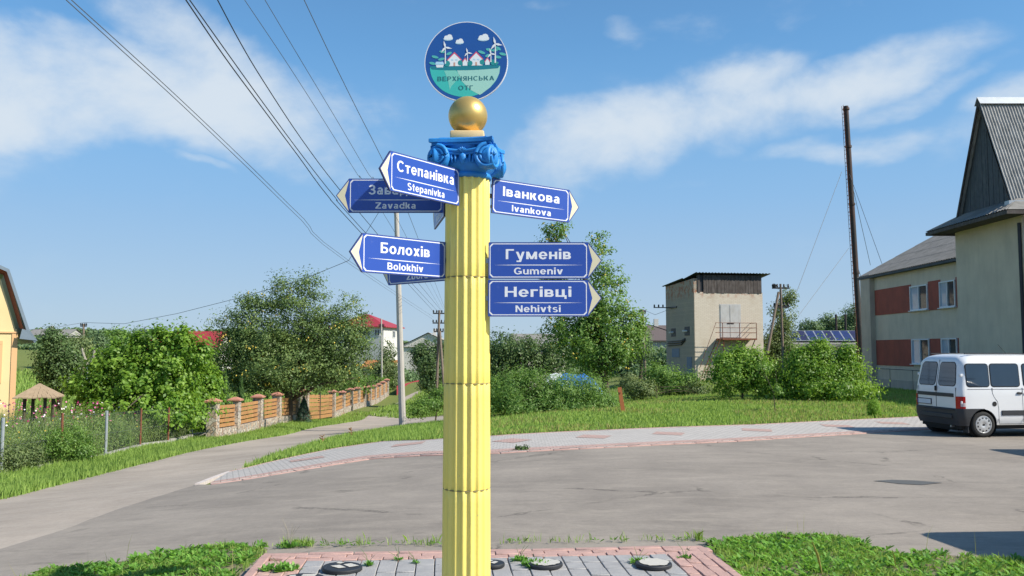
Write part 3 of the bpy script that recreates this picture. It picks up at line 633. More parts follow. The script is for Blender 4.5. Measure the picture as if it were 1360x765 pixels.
# ---- emblem disc
EC = at(619, 83, 5.70); er = .2815
em = thing('emblem_disc', None, None, Vector(EC)-Vector((CCX, CCY, PZ)), R(-3)); em.parent = sp; CH.setdefault(sp.name, []).append(em)
def circ(r, n=72, sq=.95): return [(r*math.cos(a), r*math.sin(a)*(sq if math.sin(a) < 0 else 1)) for a in np.linspace(0, 2*PI, n, endpoint=False)]
MX = Matrix.Rotation(PI/2, 4, 'X')     # xy polygon -> xz, extrude towards -y (the camera)
def E(px, py): return ((px-380)/6.375/1150*5.70, (402-py)/6.375/1150*5.70*1.02)   # zoomed picture coordinates of the emblem
m = MB(); m.prism(circ(er), .012, MX, -.012); m.build('disc', 'emblem_blue', em)
m = MB(); co, ci = circ(er), circ(er-.005); n = len(co)
m.add([(x, y, .0002) for x, y in co]+[(x, y, .0002) for x, y in ci]+[(x*1.004, y*1.004, -.0125) for x, y in co], [(i, (i+1) % n, n+(i+1) % n, n+i) for i in range(n)]+[(i, 2*n+i, 2*n+(i+1) % n, (i+1) % n) for i in range(n)], MX); m.build('rim', 'sign_white', em)
m = MB(); m.tube([(0, .014, -.42), (0, .014, .1)], .012, 8); m.build('mounting_rod', 'steel', em)
def lay(k): return .0003*k+.0003
def flat(name, polys, mt, k): 
    m = MB()
    for p in polys: m.poly([(x, y, lay(k)) for x, y in p], MX)
    m.build(name, mt, em)
bowl = [E(70, 437)]+[E(68+ (672-68)*t, 437+18*math.sin(PI*t)) for t in np.linspace(.03, .97, 16)]+[E(674, 430)]
def bowlcurve(x0, x1, y0, d):
    return [E(x0+(x1-x0)*(.5+.5*math.cos(a)), y0+d*math.sin(a)) for a in np.linspace(0, PI, 30)]
flat('bowl', [bowl[::-1][:0]+bowlcurve(66, 676, 437, 262)], 'emblem_teal', 1)
flat('bowl_stripe', [[E(x, y) for x, y in p] for p in (((190,470),(290,468),(330,520),(250,610),(240,640),(225,560)),)], 'emblem_mint', 2)
flat('bowl_sheen', [[E(x, y) for x, y in p] for p in (((300,466),(380,470),(674,440),(668,500),(640,560),(590,620),(520,672),(500,684),(420,640),(340,560)),)], 'emblem_pale', 2)
flat('water_band', [[E(66, 432)]+[E(66+610*t, 455+14*math.sin(PI*t)) for t in np.linspace(.03, .97, 14)]+[E(676, 428)]+[E(66+610*t, 430-6*math.sin(PI*t)) for t in np.linspace(.97, .03, 8)]], 'emblem_band', 3)
def ell(cx, cy, rx, ry, n=14, rot=0): return [E(cx+rx*math.cos(a)*math.cos(rot)-ry*math.sin(a)*math.sin(rot), cy+rx*math.cos(a)*math.sin(rot)+ry*math.sin(a)*math.cos(rot)) for a in np.linspace(0, 2*PI, n, endpoint=False)]
for i, (cx, cy, s) in enumerate(((223,185,1.0),(322,220,.88),(530,192,1.2))):
    flat('cloud', [ell(cx, cy+10, 42*s, 15*s)], 'emblem_sky', 3); m = MB()
    for j, (dx, dy, rx, ry) in enumerate(((-15,-2,20,18),(12,-8,24,22),(28,4,14,12),(0,6,38,12))): m.poly([(x, y, lay(4)+j*.00005) for x, y in ell(cx+dx*s, cy+dy*s, rx*s, ry*s)], MX)
    m.build('cloud', 'emblem_white', em)
k = 0
for (cx, cy, w, rot) in ((110,350,32,.25),(88,405,30,.25),(165,370,30,-.2),(175,305,28,.1),(232,322,26,-.4),(150,405,26,.1),(515,316,34,.35),(580,295,30,.2),(632,300,28,-.2),(660,285,26,.6),(698,335,32,.25),(655,360,32,.2),(570,345,26,-.3),(640,410,22,0)):
    flat('leaf', [ell(cx, cy, w, 12, 10, rot)], 'emblem_leaf', 4); k += 1
for (cx, cy, r) in ((218,410,24),(330,405,22),(415,410,22),(520,402,22),(615,405,24),(640,412,16)): flat('tree_dot', [ell(cx, cy, r, r*1.05)], 'emblem_tree', 6)
for (x0, x1, y1, ya, yb) in ((215,342,375,312,432),(345,398,395,362,430),(408,528,372,310,430),(540,590,395,362,426)):
    xm = (x0+x1)/2; flat('house', [[E(x0+6, yb), E(x1-6, yb), E(x1-6, y1), E(xm, ya+6), E(x0+6, y1)]], 'emblem_white', 5)
    w = 7 if x1-x0 > 80 else 5; m = MB()
    for pl in ([E(x0-2, y1+2), E(x0+3, y1+8), E(xm, ya+w+4), E(xm, ya-2)], [E(xm, ya-2), E(xm, ya+w+4), E(x1-3, y1+8), E(x1+2, y1+2)]): m.poly([(x, y, lay(6)) for x, y in pl], MX)
    m.build('house_roof', 'emblem_roof', em)
    if x1-x0 > 80:
        flat('house_window', [[E(x, 372), E(x+20, 372), E(x+20, 384), E(x, 384)] for x in (xm-28, xm+8)], 'emblem_sky', 6); flat('house_door', [[E(xm-8, yb), E(xm+8, yb), E(xm+8, 400), E(xm-8, 400)]], 'emblem_peach', 6)
flat('solar_panel', [[E(118,392),(E(180,392)),E(192,418),E(112,418)]], 'emblem_sky', 6); flat('solar_panel_base', [[E(118,420),E(186,420),E(180,442),E(124,442)]], 'emblem_white', 5)
for (cx, cy, yb, s) in ((200,268,410,1.0),(393,318,400,.75),(634,246,410,1.1),(596,330,402,.8)):
    m = MB(); m.poly([(x, y, lay(7)) for x, y in (E(cx-6*s, yb), E(cx+6*s, yb), E(cx+3*s, cy), E(cx-3*s, cy))], MX)
    for a in (-105, 12, 130):
        ca, sa = math.cos(R(a)), math.sin(R(a)); m.poly([(x, y, lay(8)) for x, y in [E(cx+ca*l-sa*w, cy+sa*l+ca*w) for l, w in ((0,-4*s),(22*s,-9*s),(60*s,0),(22*s,9*s),(0,4*s))]], MX)
    m.build('wind_turbine', 'emblem_white', em)
def letters(parent, txt, x0, z0, width, capH, mt, y, w=.19, h=.155, gap=.12):
    P, W_ = wordpolys(txt, w, h, gap); m = MB(); k = width/W_
    for i, p in enumerate(P): m.add([(x0+(a-W_/2)*k, z0+b*capH, -y+.00002*(i % 9)) for a, b in p], [tuple(range(len(p)))], MX)
    return m.build('lettering', mt, parent)
a = E(378, 557); letters(em, 'ВЕРХНЯНСЬКА', a[0], a[1]-.002, 492/6.375/1150*5.7, .0305, 'emblem_text', -lay(4), .19, .13, .17)
a = E(378, 640); letters(em, 'ОТГ', a[0], a[1]-.0, 128/6.375/1150*5.7, .0305, 'emblem_text', -lay(4), .19, .13, .17)
# ---- arrow signs
SL, SH = .633, .2325
def arrow_sign(A, B, zc, s, cyr, lat, wc, wl, label, L=SL):
    """A = left end, B = right end of the plate (plan), readable from the camera side; s=+1 arrow on the right"""
    c = ((A[0]+B[0])/2, (A[1]+B[1])/2); rz = math.atan2(B[1]-A[1], B[0]-A[0]); h = SH
    t = thing('direction_sign', None, None, Vector((c[0], c[1], zc))-Vector((CCX, CCY, PZ)), rz); t.parent = sp; t['label'] = label; CH.setdefault(sp.name, []).append(t)
    x0 = L/2; o = [(-s*x0, -h/2), (s*x0, -h/2), (s*(x0+.087), 0), (s*x0, h/2), (-s*x0, h/2)]
    if s < 0: o = o[::-1]
    m = MB(); m.prism([(x*1.0, y) for x, y in o], .012, MX, -.006); m.build('plate', 'sign_edge', t)
    q = lambda p, k: [(x*(1-k/L*2*.5) if abs(x) <= x0 else s*(x0+.087-k*1.2), y*(1-2*k/h)) for x, y in p]
    m = MB(); m.poly([(x, y, .0062) for x, y in q(o, .0028)], MX); m.build('sign_face', 'sign_blue', t)
    m = MB(); m.poly([(x, y, -.0063) for x, y in q(o, .0028)], MX); m.build('sign_back', 'sign_back', t)
    def octa(i, ch, z): X_, Y_ = L/2-i, h/2-i; return [(X_-ch,-Y_,z),(X_,-Y_+ch,z),(X_,Y_-ch,z),(X_-ch,Y_,z),(-X_+ch,Y_,z),(-X_,Y_-ch,z),(-X_,-Y_+ch,z),(-X_+ch,-Y_,z)]
    a_, b_ = octa(.008, .016, .0065), octa(.0135, .0175, .0065)
    MB().add(a_+b_, [(i, (i+1) % 8, 8+(i+1) % 8, 8+i) for i in range(8)], MX).build('frame_line', 'sign_white', t)
    MB().poly([(s*(x0-.001), h/2-.010, .0065), (s*(x0+.080), 0, .0065), (s*(x0-.001), -h/2+.010, .0065), (s*(x0+.026), 0, .0065)], MX).build('arrow_panel', 'sign_cream', t)
    MB().poly([(-L*.45, -.0295, .0065), (-L*.2, -.0318, .0065), (L*.2, -.0318, .0065), (L*.45, -.0295, .0065), (L*.2, -.0268, .0065), (-L*.2, -.0268, .0065)], MX).build('divider_line', 'sign_white', t)
    letters(t, cyr, 0, .008, wc*L, .064, 'sign_white', -.0067); letters(t, lat, 0, -.0885, wl*L, .0425, 'sign_white', -.0067)
    m = MB(); m.box((-s*(x0-.02), .016, .07), (.03, .022, .02)).box((-s*(x0-.02), .016, -.07), (.03, .022, .02)); m.box((-s*(x0+.02), .02, 0), (.08, .012, .03)); m.build('bracket', 'steel', t)
    return t
def zmid(y, Y, px): return zat(y, Y, px)
Yf = 5.47
arrow_sign((xat(648.5, Yf), Yf), (xat(648.5, Yf)+SL, Yf), zat(346, Yf, 715), 1, 'Гуменів', 'Gumeniv', .653, .49, 'blue arrow sign reading Гуменів, upper of the two stacked square-on signs on the right')
arrow_sign((xat(648, Yf), Yf), (xat(648, Yf)+SL, Yf), zat(396, Yf, 715), 1, 'Негівці', 'Nehivtsi', .665, .45, 'blue arrow sign reading Негівці, lower of the two stacked square-on signs on the right')
x_, y_ = xat(653, 5.68), 5.68; an = R(33)
sI = arrow_sign((x_, y_), (x_+SL*math.cos(an), y_+SL*math.sin(an)), zat(267, 5.85, 705), 1, 'Іванкова', 'Ivankova', .74, .51, 'blue arrow sign reading Іванкова, turned away at the top right of the column'); sI.rotation_euler.y = R(1.3)
arrow_sign((at(517.5,230,4.90).x, 4.90), (at(609,255,5.42).x, 5.42), 2.775, -1, 'Степанівка', 'Stepanivka', .83, .54, 'blue arrow sign reading Степанівка, nearest and topmost, jutting towards the viewer on the left')
arrow_sign((at(463.5,260,5.78).x, 5.78), (at(463.5,260,5.78).x+SL, 5.78), zat(260, 5.78, 525), -1, 'Завадка', 'Zavadka', .58, .43, 'blue arrow sign reading Завадка, partly covered by the sign in front of it')
a, b = at(477.8,336.5,5.06), at(593.3,344.6,5.52); arrow_sign((a.x, a.y), (b.x, b.y), (a.z+b.z)/2, -1, 'Болохів', 'Bolokhiv', .59, .43, 'blue arrow sign reading Болохів on the left at mid height')
a = at(516.9,379,6.22); arrow_sign((a.x, 6.22), (a.x+.46, 5.785), a.z+SH/2, -1, 'Збора', 'Zbora', .42, .36, 'blue arrow sign hidden behind the Болохів sign, only its lower edge showing')
a = at(577.8,304.5,6.30); arrow_sign((a.x, 6.30), (a.x+.115, 5.70), a.z+SH/2, -1, 'Калуш', 'Kalush', .62, .5, 'small visible corner of a light blue sign pointing away behind the Завадка sign')
# ---- round discs lying on the pavers
flake = [[(-.07,-.01),(-.01,-.06),(.03,-.04),(-.02,.02)],[(.0,.03),(.05,-.03),(.10,.01),(.04,.06)],[(-.05,.06),(-.02,.05),(.0,.08),(-.04,.09)]]
for i, (px, py, r, tl, full, lb) in enumerate(((454.5,752,.150,.02,0,'black round disc with a white fleck pattern, on the pavers left of the column'),(404,767,.150,.05,0,'black round disc with pale patches, nearest the grass at the left end of the platform'),
        (653,747,.10,.0,0,'black round disc showing just past the right side of the column'),(724,747,.135,.02,1,'pale topped round disc half hidden by weeds, between the column and the last disc'),(868,747,.140,.0,1,'round disc with a flaking white top, rightmost on the platform'))):
    p = gp(px, py, PZ+.03); t = thing('round_disc', lb, 'disc', (p.x, p.y, PZ+.002), i*.9, 'round discs lying on the paved platform')
    m = MB(); m.smooth = True; m.rev([(r*.97,0),(r,.005),(r,.022),(r*.96,.028),(.001,.030)], 32, Matrix.Rotation(tl, 4, 'Y')); m.build('disc_body', 'disc_black', t, angle=35)
    m = MB(); rr = random.Random(i)
    if full:
        pl = [(r*.86*(1+rr.uniform(-.16,.05))*math.cos(a), r*.86*(1+rr.uniform(-.16,.05))*math.sin(a), .033) for a in np.linspace(0, 2*PI, 26, endpoint=False)]; m.poly(pl, Matrix.Rotation(tl, 4, 'Y'))
    else:
        for f in flake: m.poly([(x*r/.12, y*r/.12, .033) for x, y in f], Matrix.Rotation(tl, 4, 'Y'))
    m.build('flaking_paint', 'disc_flake', t)
# ------------------------------------------------------------------ more materials
def brickmat():
    t = NT(mat('painted_brick')); p = t.tc('Object')
    b = t.n('ShaderNodeTexBrick', {'Vector': t.mapping(p, (1, 1, 1), (PI/2, 0, 0)), 'Color1': (.60, .535, .44, 1), 'Color2': (.64, .575, .475, 1), 'Mortar': (.52, .455, .37, 1), 'Scale': 1.0, 'Mortar Size': .012, 'Brick Width': .26, 'Row Height': .08})
    n1 = t.noise(p, 1.1, 7, .65); c = t.mix(t.math('MULTIPLY', t.ramp(n1, [(.5, (0,0,0)), (.72, (1,1,1))]), .55), b.outputs[0], (.45, .37, .27)); n2 = t.noise(p, 3.0, 6, .7)
    z = t.n('ShaderNodeSeparateXYZ', {0: p}).outputs[2]
    red = t.math('MULTIPLY', t.ramp(n2, [(.50, (0,0,0)), (.56, (1,1,1))]), t.ramp(t.math('MULTIPLY', z, .15), [(.76, (0,0,0)), (.84, (1,1,1))]))
    c = t.mix(t.math('MULTIPLY', red, .8), c, (.34, .13, .07)); c = t.mix(.3, c, t.mix(t.noise(p, 12, 5, .7), .2, .8), 'OVERLAY')
    t.bsdf(c, .9, 0, t.bump(b.outputs['Fac'], -.6, .01), .2)
brickmat()
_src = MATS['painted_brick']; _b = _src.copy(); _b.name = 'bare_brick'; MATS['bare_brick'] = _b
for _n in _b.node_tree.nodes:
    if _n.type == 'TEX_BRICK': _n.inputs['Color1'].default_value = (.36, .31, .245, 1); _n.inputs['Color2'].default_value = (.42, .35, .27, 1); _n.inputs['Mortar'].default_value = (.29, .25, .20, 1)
simple('board_dark', (.075, .062, .056), .9, var=.45, scale=4, bump=.4, dirt=((.20,.18,.17), 6, .5)); simple('board_grey', (.080, .088, .098), .9, var=.35, scale=5, bump=.4, dirt=((.15,.155,.16), 7, .5))
simple('asbestos_roof', (.235, .225, .21), .9, var=.3, scale=1.6, bump=.5, dirt=((.10,.10,.085), 3, .6)); simple('asbestos_light', (.36, .35, .33), .9, var=.3, scale=2, bump=.5, dirt=((.17,.165,.15), 5, .75)); simple('roof_tin_dark', (.05, .065, .075), .6, metal=.2, var=.3, scale=4)
simple('roof_crimson', (.33, .035, .045), .5, var=.10, scale=1.5); simple('fence_crimson', (.30, .035, .055), .5, var=.1); simple('roof_brown', (.12, .095, .09), .8, var=.15); simple('roof_redtile', (.30, .07, .05), .7, var=.15); simple('orange_tile', (.42, .17, .06), .8, var=.2)
simple('render_white', (.62, .60, .56), .85, var=.08, scale=2, dirt=((.42,.40,.37), 2, .4)); simple('render_cream', (.60, .56, .46), .85, var=.08, scale=2); simple('render_grey', (.38, .37, .35), .85, var=.1, scale=2)
simple('render_yellow', (.74, .57, .30), .8, var=.06, scale=2, bump=.2, dirt=((.55,.42,.22), 2, .25)); simple('render_orange', (.66, .40, .20), .8, var=.06); simple('wood_redbrown', (.20, .055, .035), .7, var=.2, scale=6); simple('metal_bluegrey', (.20, .25, .30), .45, metal=.3, var=.12, scale=3)
simple('window_white', (.72, .73, .74), .5, var=.05); simple('door_paint', (.48, .48, .47), .7, var=.12, scale=5, dirt=((.3,.27,.23), 5, .5)); simple('steel_blue_paint', (.13, .18, .25), .6, var=.2); simple('insulator', (.03, .03, .03), .3, var=.1)
simple('chimney_steel', (.040, .036, .036), .7, metal=.2, var=.3, scale=3, dirt=((.11,.045,.03), 1.5, .7)); simple('shingle', (.34, .25, .16), .9, var=.3, scale=9, bump=.4); simple('solar_frame', (.50, .52, .54), .4, metal=.5, var=.05)
simple('tarp_blue', (.03, .16, .50), .5, var=.25, scale=5); simple('tarp_white', (.60, .66, .72), .6, var=.15)
def glassmat(name, c, rough=.05):
    t = NT(mat(name)); t.bsdf(t.mix(t.noise(t.pos(), 2.5, 4), c, tuple(x*1.9 for x in c)), rough, 0, None, .7)
glassmat('window_glass', (.030, .036, .042)); glassmat('curtain_glass', (.30, .34, .40)); glassmat('solar_cell', (.020, .028, .085), .12); glassmat('solar_cell_dark', (.022, .020, .050), .14)
def wallM(o, ex):  # local frame on a wall: x along ex, z up, y into the wall
    ex = Vector(ex).normalized(); ez = Vector((0,0,1)); ey = ez.cross(ex); return Matrix.Translation(o) @ Matrix((ex, ey, ez)).transposed().to_4x4()
def window(parent, M, w, h, mull=1, glass='window_glass', curtain=False, sill=True, world=True):
    m = MB(); f = .06
    for z in (f/2, h-f/2): m.box((w/2, -.02, z), (w, .08, f), M)
    for i in range(mull+2):
        x = f/2+(w-f)*i/(mull+1); m.box((x, -.02, h/2), (f, .078, h-2*f), M)
    if sill: m.box((w/2, -.06, -.02), (w+.10, .16, .04), M)
    fr = m.build('window_frame', 'window_white', parent, world=world)
    for i in range(mull+1):
        a = f+(w-f)*i/(mull+1); b = (w-f)*(i+1)/(mull+1); g_ = MB().bb(a, b, .0, .012, f, h-f, M)
        p = g_.build('pane', glass if not (curtain and i % 2 == 0) else 'curtain_glass', parent, world=world); p.parent = fr; CH[parent.name].remove(p); CH.setdefault(fr.name, []).append(p)
    return fr
def corrug(m, A, B, C_, D, n, amp=.03, thick=.0, rows=1):
    """corrugated sheet, A->B eave, D->C ridge; waves across A->B"""
    A, B, C_, D = map(Vector, (A, B, C_, D)); nr = (B-A).cross(D-A).normalized(); k = n*6
    for r in range(rows):
        v0, v1 = r/rows, (r+1)/rows+(.02 if r < rows-1 else 0); vs = []; off = (rows-r)*.0+r*(-.012)
        for v, o in ((v0, .012), (v1, 0.0)):
            for i in range(k+1):
                u = i/k; p = (A*(1-u)+B*u)*(1-v)+(D*(1-u)+C_*u)*v; vs.append(p+nr*(amp*math.sin(u*n*2*PI)+o))
        m.add(vs, [(i, i+1, k+2+i, k+1+i) for i in range(k)])
# ------------------------------------------------------------------ building on the right
XF = 20.4; bt = thing('office_building', 'two storey grey building with dark red bands between its windows and a steep corrugated gable', 'building', (XF, 42, gz(XF, 42)))
zE = zat(367.5, 49.9, 1152)
MB().bb(XF, XF+8.5, 22, 49.6, -1, zE).build('wall', 'stucco_gray', bt, world=True)
MB().bb(XF-.04, XF+.0, 22.3, 48.6, -1, .18).build('wall_base', 'stucco_base', bt, world=True)
MB().bb(XF-.28, XF+8.6, 48.6, 49.9, -1, zE+.02).build('end_pier', 'stucco_pier', bt, world=True)
wy = [(42.3, 44.15), (39.65, 41.1)]; lev = [(zat(411.6,43,1222), zat(378.6,43,1222)), (zat(483.7,43,1222), zat(450,43,1222))]
bl = [(zat(418.9,48.4,1165), zat(385.5,48.4,1165)), (zat(484.8,48.4,1165), zat(451.8,48.4,1165))]
for (z0, z1), (b0, b1) in zip(lev, bl):
    for (ya, yb) in ((44.15, 48.55), (41.1, 42.3), (36.0, 39.65)): MB().bb(XF-.03, XF, ya, yb, b0, b1).build('red_panel', 'brick_red_paint', bt, world=True)
    for (ya, yb) in wy+[(34, 35.6), (30, 31.6)]: window(bt, wallM((XF-.035, yb, z0), (0, -1, 0)), yb-ya, z1-z0, 1, curtain=True)
m = MB(); ex, ez_ = XF-.34, zE-.06; rx, rz_ = XF+4.2, zat(316, 51, 1236)
for (ya, yb) in ((22, 50.15),):
    corrug(m, (ex, yb, ez_), (ex, ya, ez_), (rx, ya, rz_), (rx, yb, rz_), 120, .022, rows=4); corrug(m, (2*rx-ex, ya, ez_), (2*rx-ex, yb, ez_), (rx, yb, rz_), (rx, ya, rz_), 60, .022)
m.build('roof', 'asbestos_roof', bt, world=True)
m = MB(); m.hexa([(ex,22,ez_-.14),(ex+.05,22,ez_-.14),(ex+.05,50.15,ez_-.14),(ex,50.15,ez_-.14),(ex,22,ez_-.03),(ex+.05,22,ez_-.03),(ex+.05,50.15,ez_-.03),(ex,50.15,ez_-.03)]); m.bb(ex+.05, XF, 22, 50.1, ez_-.13, ez_-.09)
m.add([(ex,50.12,ez_-.14),(ex,50.12,ez_-.02),(rx,50.12,rz_-.02),(rx,50.12,rz_-.16)], [(0,1,2,3)]); m.add([(XF,49.85,ez_),(XF+8.4,49.85,ez_),(rx,49.85,rz_-.1)], [(0,1,2)]); m.build('eaves', 'board_grey', bt, world=True)
# gabled block
XB = 18.5; Y1, Y0 = 35.9, 31.15; zW = zat(314.5, Y1, 1269.5)
MB().bb(XB, XF+4, Y0, Y1, -1, zW+.3).build('gable_block_wall', 'stucco_gray', bt, world=True)
MB().tube([(XB-.06, Y0+.1, -.2), (XB-.06, Y0+.1, zW-.1)], .06, 8).build('downpipe', 'dark_metal', bt, world=True)
zs = zat(287.5, XB/.519, 1277); pk = zat(131.5, 33.3, 1300); ys0, ys1 = 31.45, 35.3; pkY = 33.35
# skirt roof
s0 = zat(308.5, Y1+.55, 1238)
ov = .95
XO = XB-ov; ya, yb = Y0-.75, Y1+.55
m = MB(); corrug(m, (XO, yb, s0), (XO, ya, s0), (XB+.02, ys0-.15, zs+.02), (XB+.02, ys1+.15, zs+.02), 34, .02)
m.add([(XO, yb, s0), (XB+4, yb, s0), (XB+4, ys1+.15, zs), (XB, ys1+.15, zs)], [(0,1,2,3)]); m.add([(XO, ya, s0), (XB+4, ya, s0), (XB+4, ys0-.15, zs), (XB, ys0-.15, zs)], [(0,1,2,3)]); m.build('skirt_roof', 'asbestos_roof', bt, world=True)
m = MB(); m.bb(XO-.02, XO+.03, ya, yb, s0-.16, s0-.03); m.bb(XO+.03, XF+3, yb-.05, yb, s0-.16, s0-.03); m.bb(XO+.03, XF+3, ya, ya+.05, s0-.16, s0-.03); m.bb(XO+.03, XB, ya+.05, yb-.05, s0-.10, s0-.06); m.build('eaves', 'board_dark', bt, world=True)
# boarded gable
m = MB(); y = ys0+.04; i = 0
while y < ys1-.05:
    w = random.uniform(.13, .19); y2 = min(y+w, ys1-.02)
    def top(yy): return zs+(pk-zs)*(1-abs(yy-pkY)/((ys1-pkY) if yy > pkY else (pkY-ys0)))
    if y2-y > .04:
        o = random.uniform(-.012, .012); za, zb_ = max(zs+.02, top(y)-.05), max(zs+.02, top(y2)-.05)
        m.hexa([(XB+o,y,zs-.1),(XB+.06,y,zs-.1),(XB+.06,y2-.012,zs-.1),(XB+o,y2-.012,zs-.1),(XB+o,y,za),(XB+.06,y,za),(XB+.06,y2-.012,zb_),(XB+o,y2-.012,zb_)])
    y += w
m.build('gable_boards', 'board_grey', bt, world=True); m = MB(); m.poly([(XB+.07, ys0, zs-.1), (XB+.07, ys1, zs-.1), (XB+.07, pkY, pk-.1)]); m.build('gable_backing', 'dark_metal', bt, world=True)
m = MB(); xo = XB-.22; dz = .0
corrug(m, (XB+9, ys0-.18, zs-.38), (xo, ys0-.18, zs-.38), (xo, pkY, pk+.03), (XB+9, pkY, pk+.03), 80, .022, rows=4); corrug(m, (xo, ys1+.18, zs-.38), (XB+9, ys1+.18, zs-.38), (XB+9, pkY, pk+.03), (xo, pkY, pk+.03), 60, .022, rows=3)
m.build('gable_roof', 'asbestos_light', bt, world=True)
m = MB()
for (yy, s) in ((ys0-.16, 1), (ys1+.16, -1)):
    m.hexa([(xo-.02,yy,zs-.42),(xo+.03,yy,zs-.42),(xo+.03,yy+s*.16,zs-.30),(xo-.02,yy+s*.16,zs-.30),(xo-.02,pkY-.0,pk-.22),(xo+.03,pkY,pk-.22),(xo+.03,pkY,pk+.0),(xo-.02,pkY,pk+.0)])
m.build('barge_board', 'board_dark', bt, world=True)
m = MB(); m.add([(xo-.04,pkY-.22,pk-.22),(XB+9,pkY-.22,pk-.22),(XB+9,pkY,pk+.09),(xo-.04,pkY,pk+.09),(xo-.04,pkY+.22,pk-.22),(XB+9,pkY+.22,pk-.22)], [(0,1,2,3),(3,2,5,4)]); m.build('ridge_cap', 'galvanized', bt, world=True)
MB().bb(XO+.45, XB+.05, ys0-.40, ys0-.1, zs-.40, zs-.12).build('roof_flashing', 'galvanized', bt, world=True)
m = MB(); m.tube([(XF-.5, 48.4, .75), (XF-.5, 38, .75)], .018, 6); 
for y in np.arange(38, 48.5, 2.6): m.tube([(XF-.5, y, .75), (XF-.5, y, -.6)], .012, 5)
m.build('handrail', 'dark_metal', bt, world=True)
# ------------------------------------------------------------------ transformer tower
ta = R(10); C0 = at(923.4, 465, 54.0); tz = gz(C0.x, C0.y); tw = thing('brick_tower', 'pale painted brick transformer tower with dark boarded top and a rusty balcony', 'tower', (C0.x, C0.y, tz), ta)
WW, DD = 4.55, 5.06
def tz_(py, Y=54.0, px=923): return zat(py, Y, px)-tz
zb1 = tz_(387.7); zt = tz_(362.5); zl0 = tz_(369.5); zl1 = tz_(381, 59)
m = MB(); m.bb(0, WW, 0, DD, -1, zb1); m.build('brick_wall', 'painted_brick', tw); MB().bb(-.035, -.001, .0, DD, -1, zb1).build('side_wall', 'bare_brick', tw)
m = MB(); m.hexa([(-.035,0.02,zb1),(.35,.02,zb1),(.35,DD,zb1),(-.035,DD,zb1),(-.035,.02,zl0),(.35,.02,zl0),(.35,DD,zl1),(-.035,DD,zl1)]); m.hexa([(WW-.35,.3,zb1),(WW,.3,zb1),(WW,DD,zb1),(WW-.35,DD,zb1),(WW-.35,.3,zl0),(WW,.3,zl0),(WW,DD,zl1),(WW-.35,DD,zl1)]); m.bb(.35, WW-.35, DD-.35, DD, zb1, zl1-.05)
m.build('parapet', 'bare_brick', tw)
m = MB(); x = .22; zr = zt-.10
while x < WW-.12:
    w = random.uniform(.14, .26); 
    if not (x < .5 and x > .24): m.bb(x, min(x+w-.015, WW-.06), -.02+random.uniform(-.01, .01), .03, zb1-.05+random.uniform(-.03, .02), zr)
    x += w
m.build('boarding', 'board_dark', tw); MB().bb(.2, WW-.1, .05, .09, zb1, zr-.02).build('boarding_back', 'dark_metal', tw)
m = MB(); corrug(m, (-.05, DD+.3, zl1+.12), (-.05, -.28, zt+.02), (WW+.45, -.28, zt+.02), (WW+.45, DD+.3, zl1+.12), 9, .0)
m = MB(); A = (WW+.50, DD*.45, zt-.45); corrug(m, (-.02, -.30, zt), (WW+.50, -.30, zt-.0), (WW+.50, DD*.45, zt-.28), (-.02, DD*.45, zt-.28), 24, .022); corrug(m, (-.25, DD*.30, zl0+.10), (WW+.2, DD*.30, zl0+.10), (WW+.2, DD+.3, zl1+.04), (-.25, DD+.3, zl1+.04), 24, .022)
m.build('corrugated_roof', 'roof_tin_dark', tw)
def txy(px): return (xat(px, 54.0)-C0.x)/math.cos(ta)*1.0*(1+0.0)
def tx(px):  # local x on the front wall seen at pixel px
    r = (px-680)/FPX; return (r*C0.y-C0.x)/(math.cos(ta)-r*math.sin(ta))
d0, d1, dz0, dz1 = tx(956.8), tx(983), tz_(448), tz_(404.6)
m = MB(); m.bb(d0-.05, d1+.05, -.015, .0, dz0, dz1+.05).bb((d0+d1)/2-.03, (d0+d1)/2+.03, -.05, -.035, dz0, dz1); m.build('door_frame', 'door_paint', tw)
dr = MB().bb(d0, (d0+d1)/2-.035, -.035, -.016, dz0, dz1).build('door_leaf', 'door_paint', tw); MB().bb((d0+d1)/2+.035, d1, -.035, -.016, dz0, dz1).build('door_leaf', 'door_paint', tw)
MB().bb((d0+d1)/2-.22, (d0+d1)/2+.22, -.06, -.055, dz0+.85, dz0+.93).build('door_bar', 'dark_metal', tw)
s0_, s1_ = tx(951), tx(996); bz = tz_(449.5); bd = .95
MB().bb(s0_, s1_, -bd, -.002, bz-.10, bz).build('balcony_slab', 'rust_metal', tw)
m = MB(); rh = .95
for x in (s0_+.02, (s0_+s1_)/2, s1_-.02): m.tube([(x, -bd+.03, bz), (x, -bd+.03, bz+rh)], .022, 6)
for z in (.35, .65, rh):
    m.tube([(s0_+.02, -bd+.03, bz+z), (s1_-.02, -bd+.03, bz+z), (s1_-.02, -.02, bz+z)], .018, 6); m.tube([(s0_-.45, -bd+.03, bz+z), (s0_+.02, -bd+.03, bz+z)], .018, 6)
m.build('railing', 'rust_metal', tw)
m = MB(); m.tube([(s0_+.1, -bd+.1, bz-.1), (s0_+.1, -bd+.1, -.3)], .03, 6); m.tube([(s1_-.1, -.05, bz-.9), (s1_-.1, -bd+.1, bz-.1)], .03, 6)
m.tube([(s0_-.1, -bd+.05, bz), (s0_-1.4, -bd+.05, -.2)], .025, 6); m.tube([(s0_-.1, -bd+.55, bz), (s0_-1.4, -bd+.55, -.2)], .025, 6); m.tube([(s0_-.4, -bd+.05, bz+rh), (s0_-1.5, -bd+.05, .8)], .015, 6)
for i in range(1, 9): t_ = i/9; m.tube([(s0_-.1-1.3*t_, -bd+.05, bz-(bz+.2)*t_), (s0_-.1-1.3*t_, -bd+.55, bz-(bz+.2)*t_)], .015, 5)
m.build('ladder', 'rust_metal', tw)['kind'] = 'stuff'
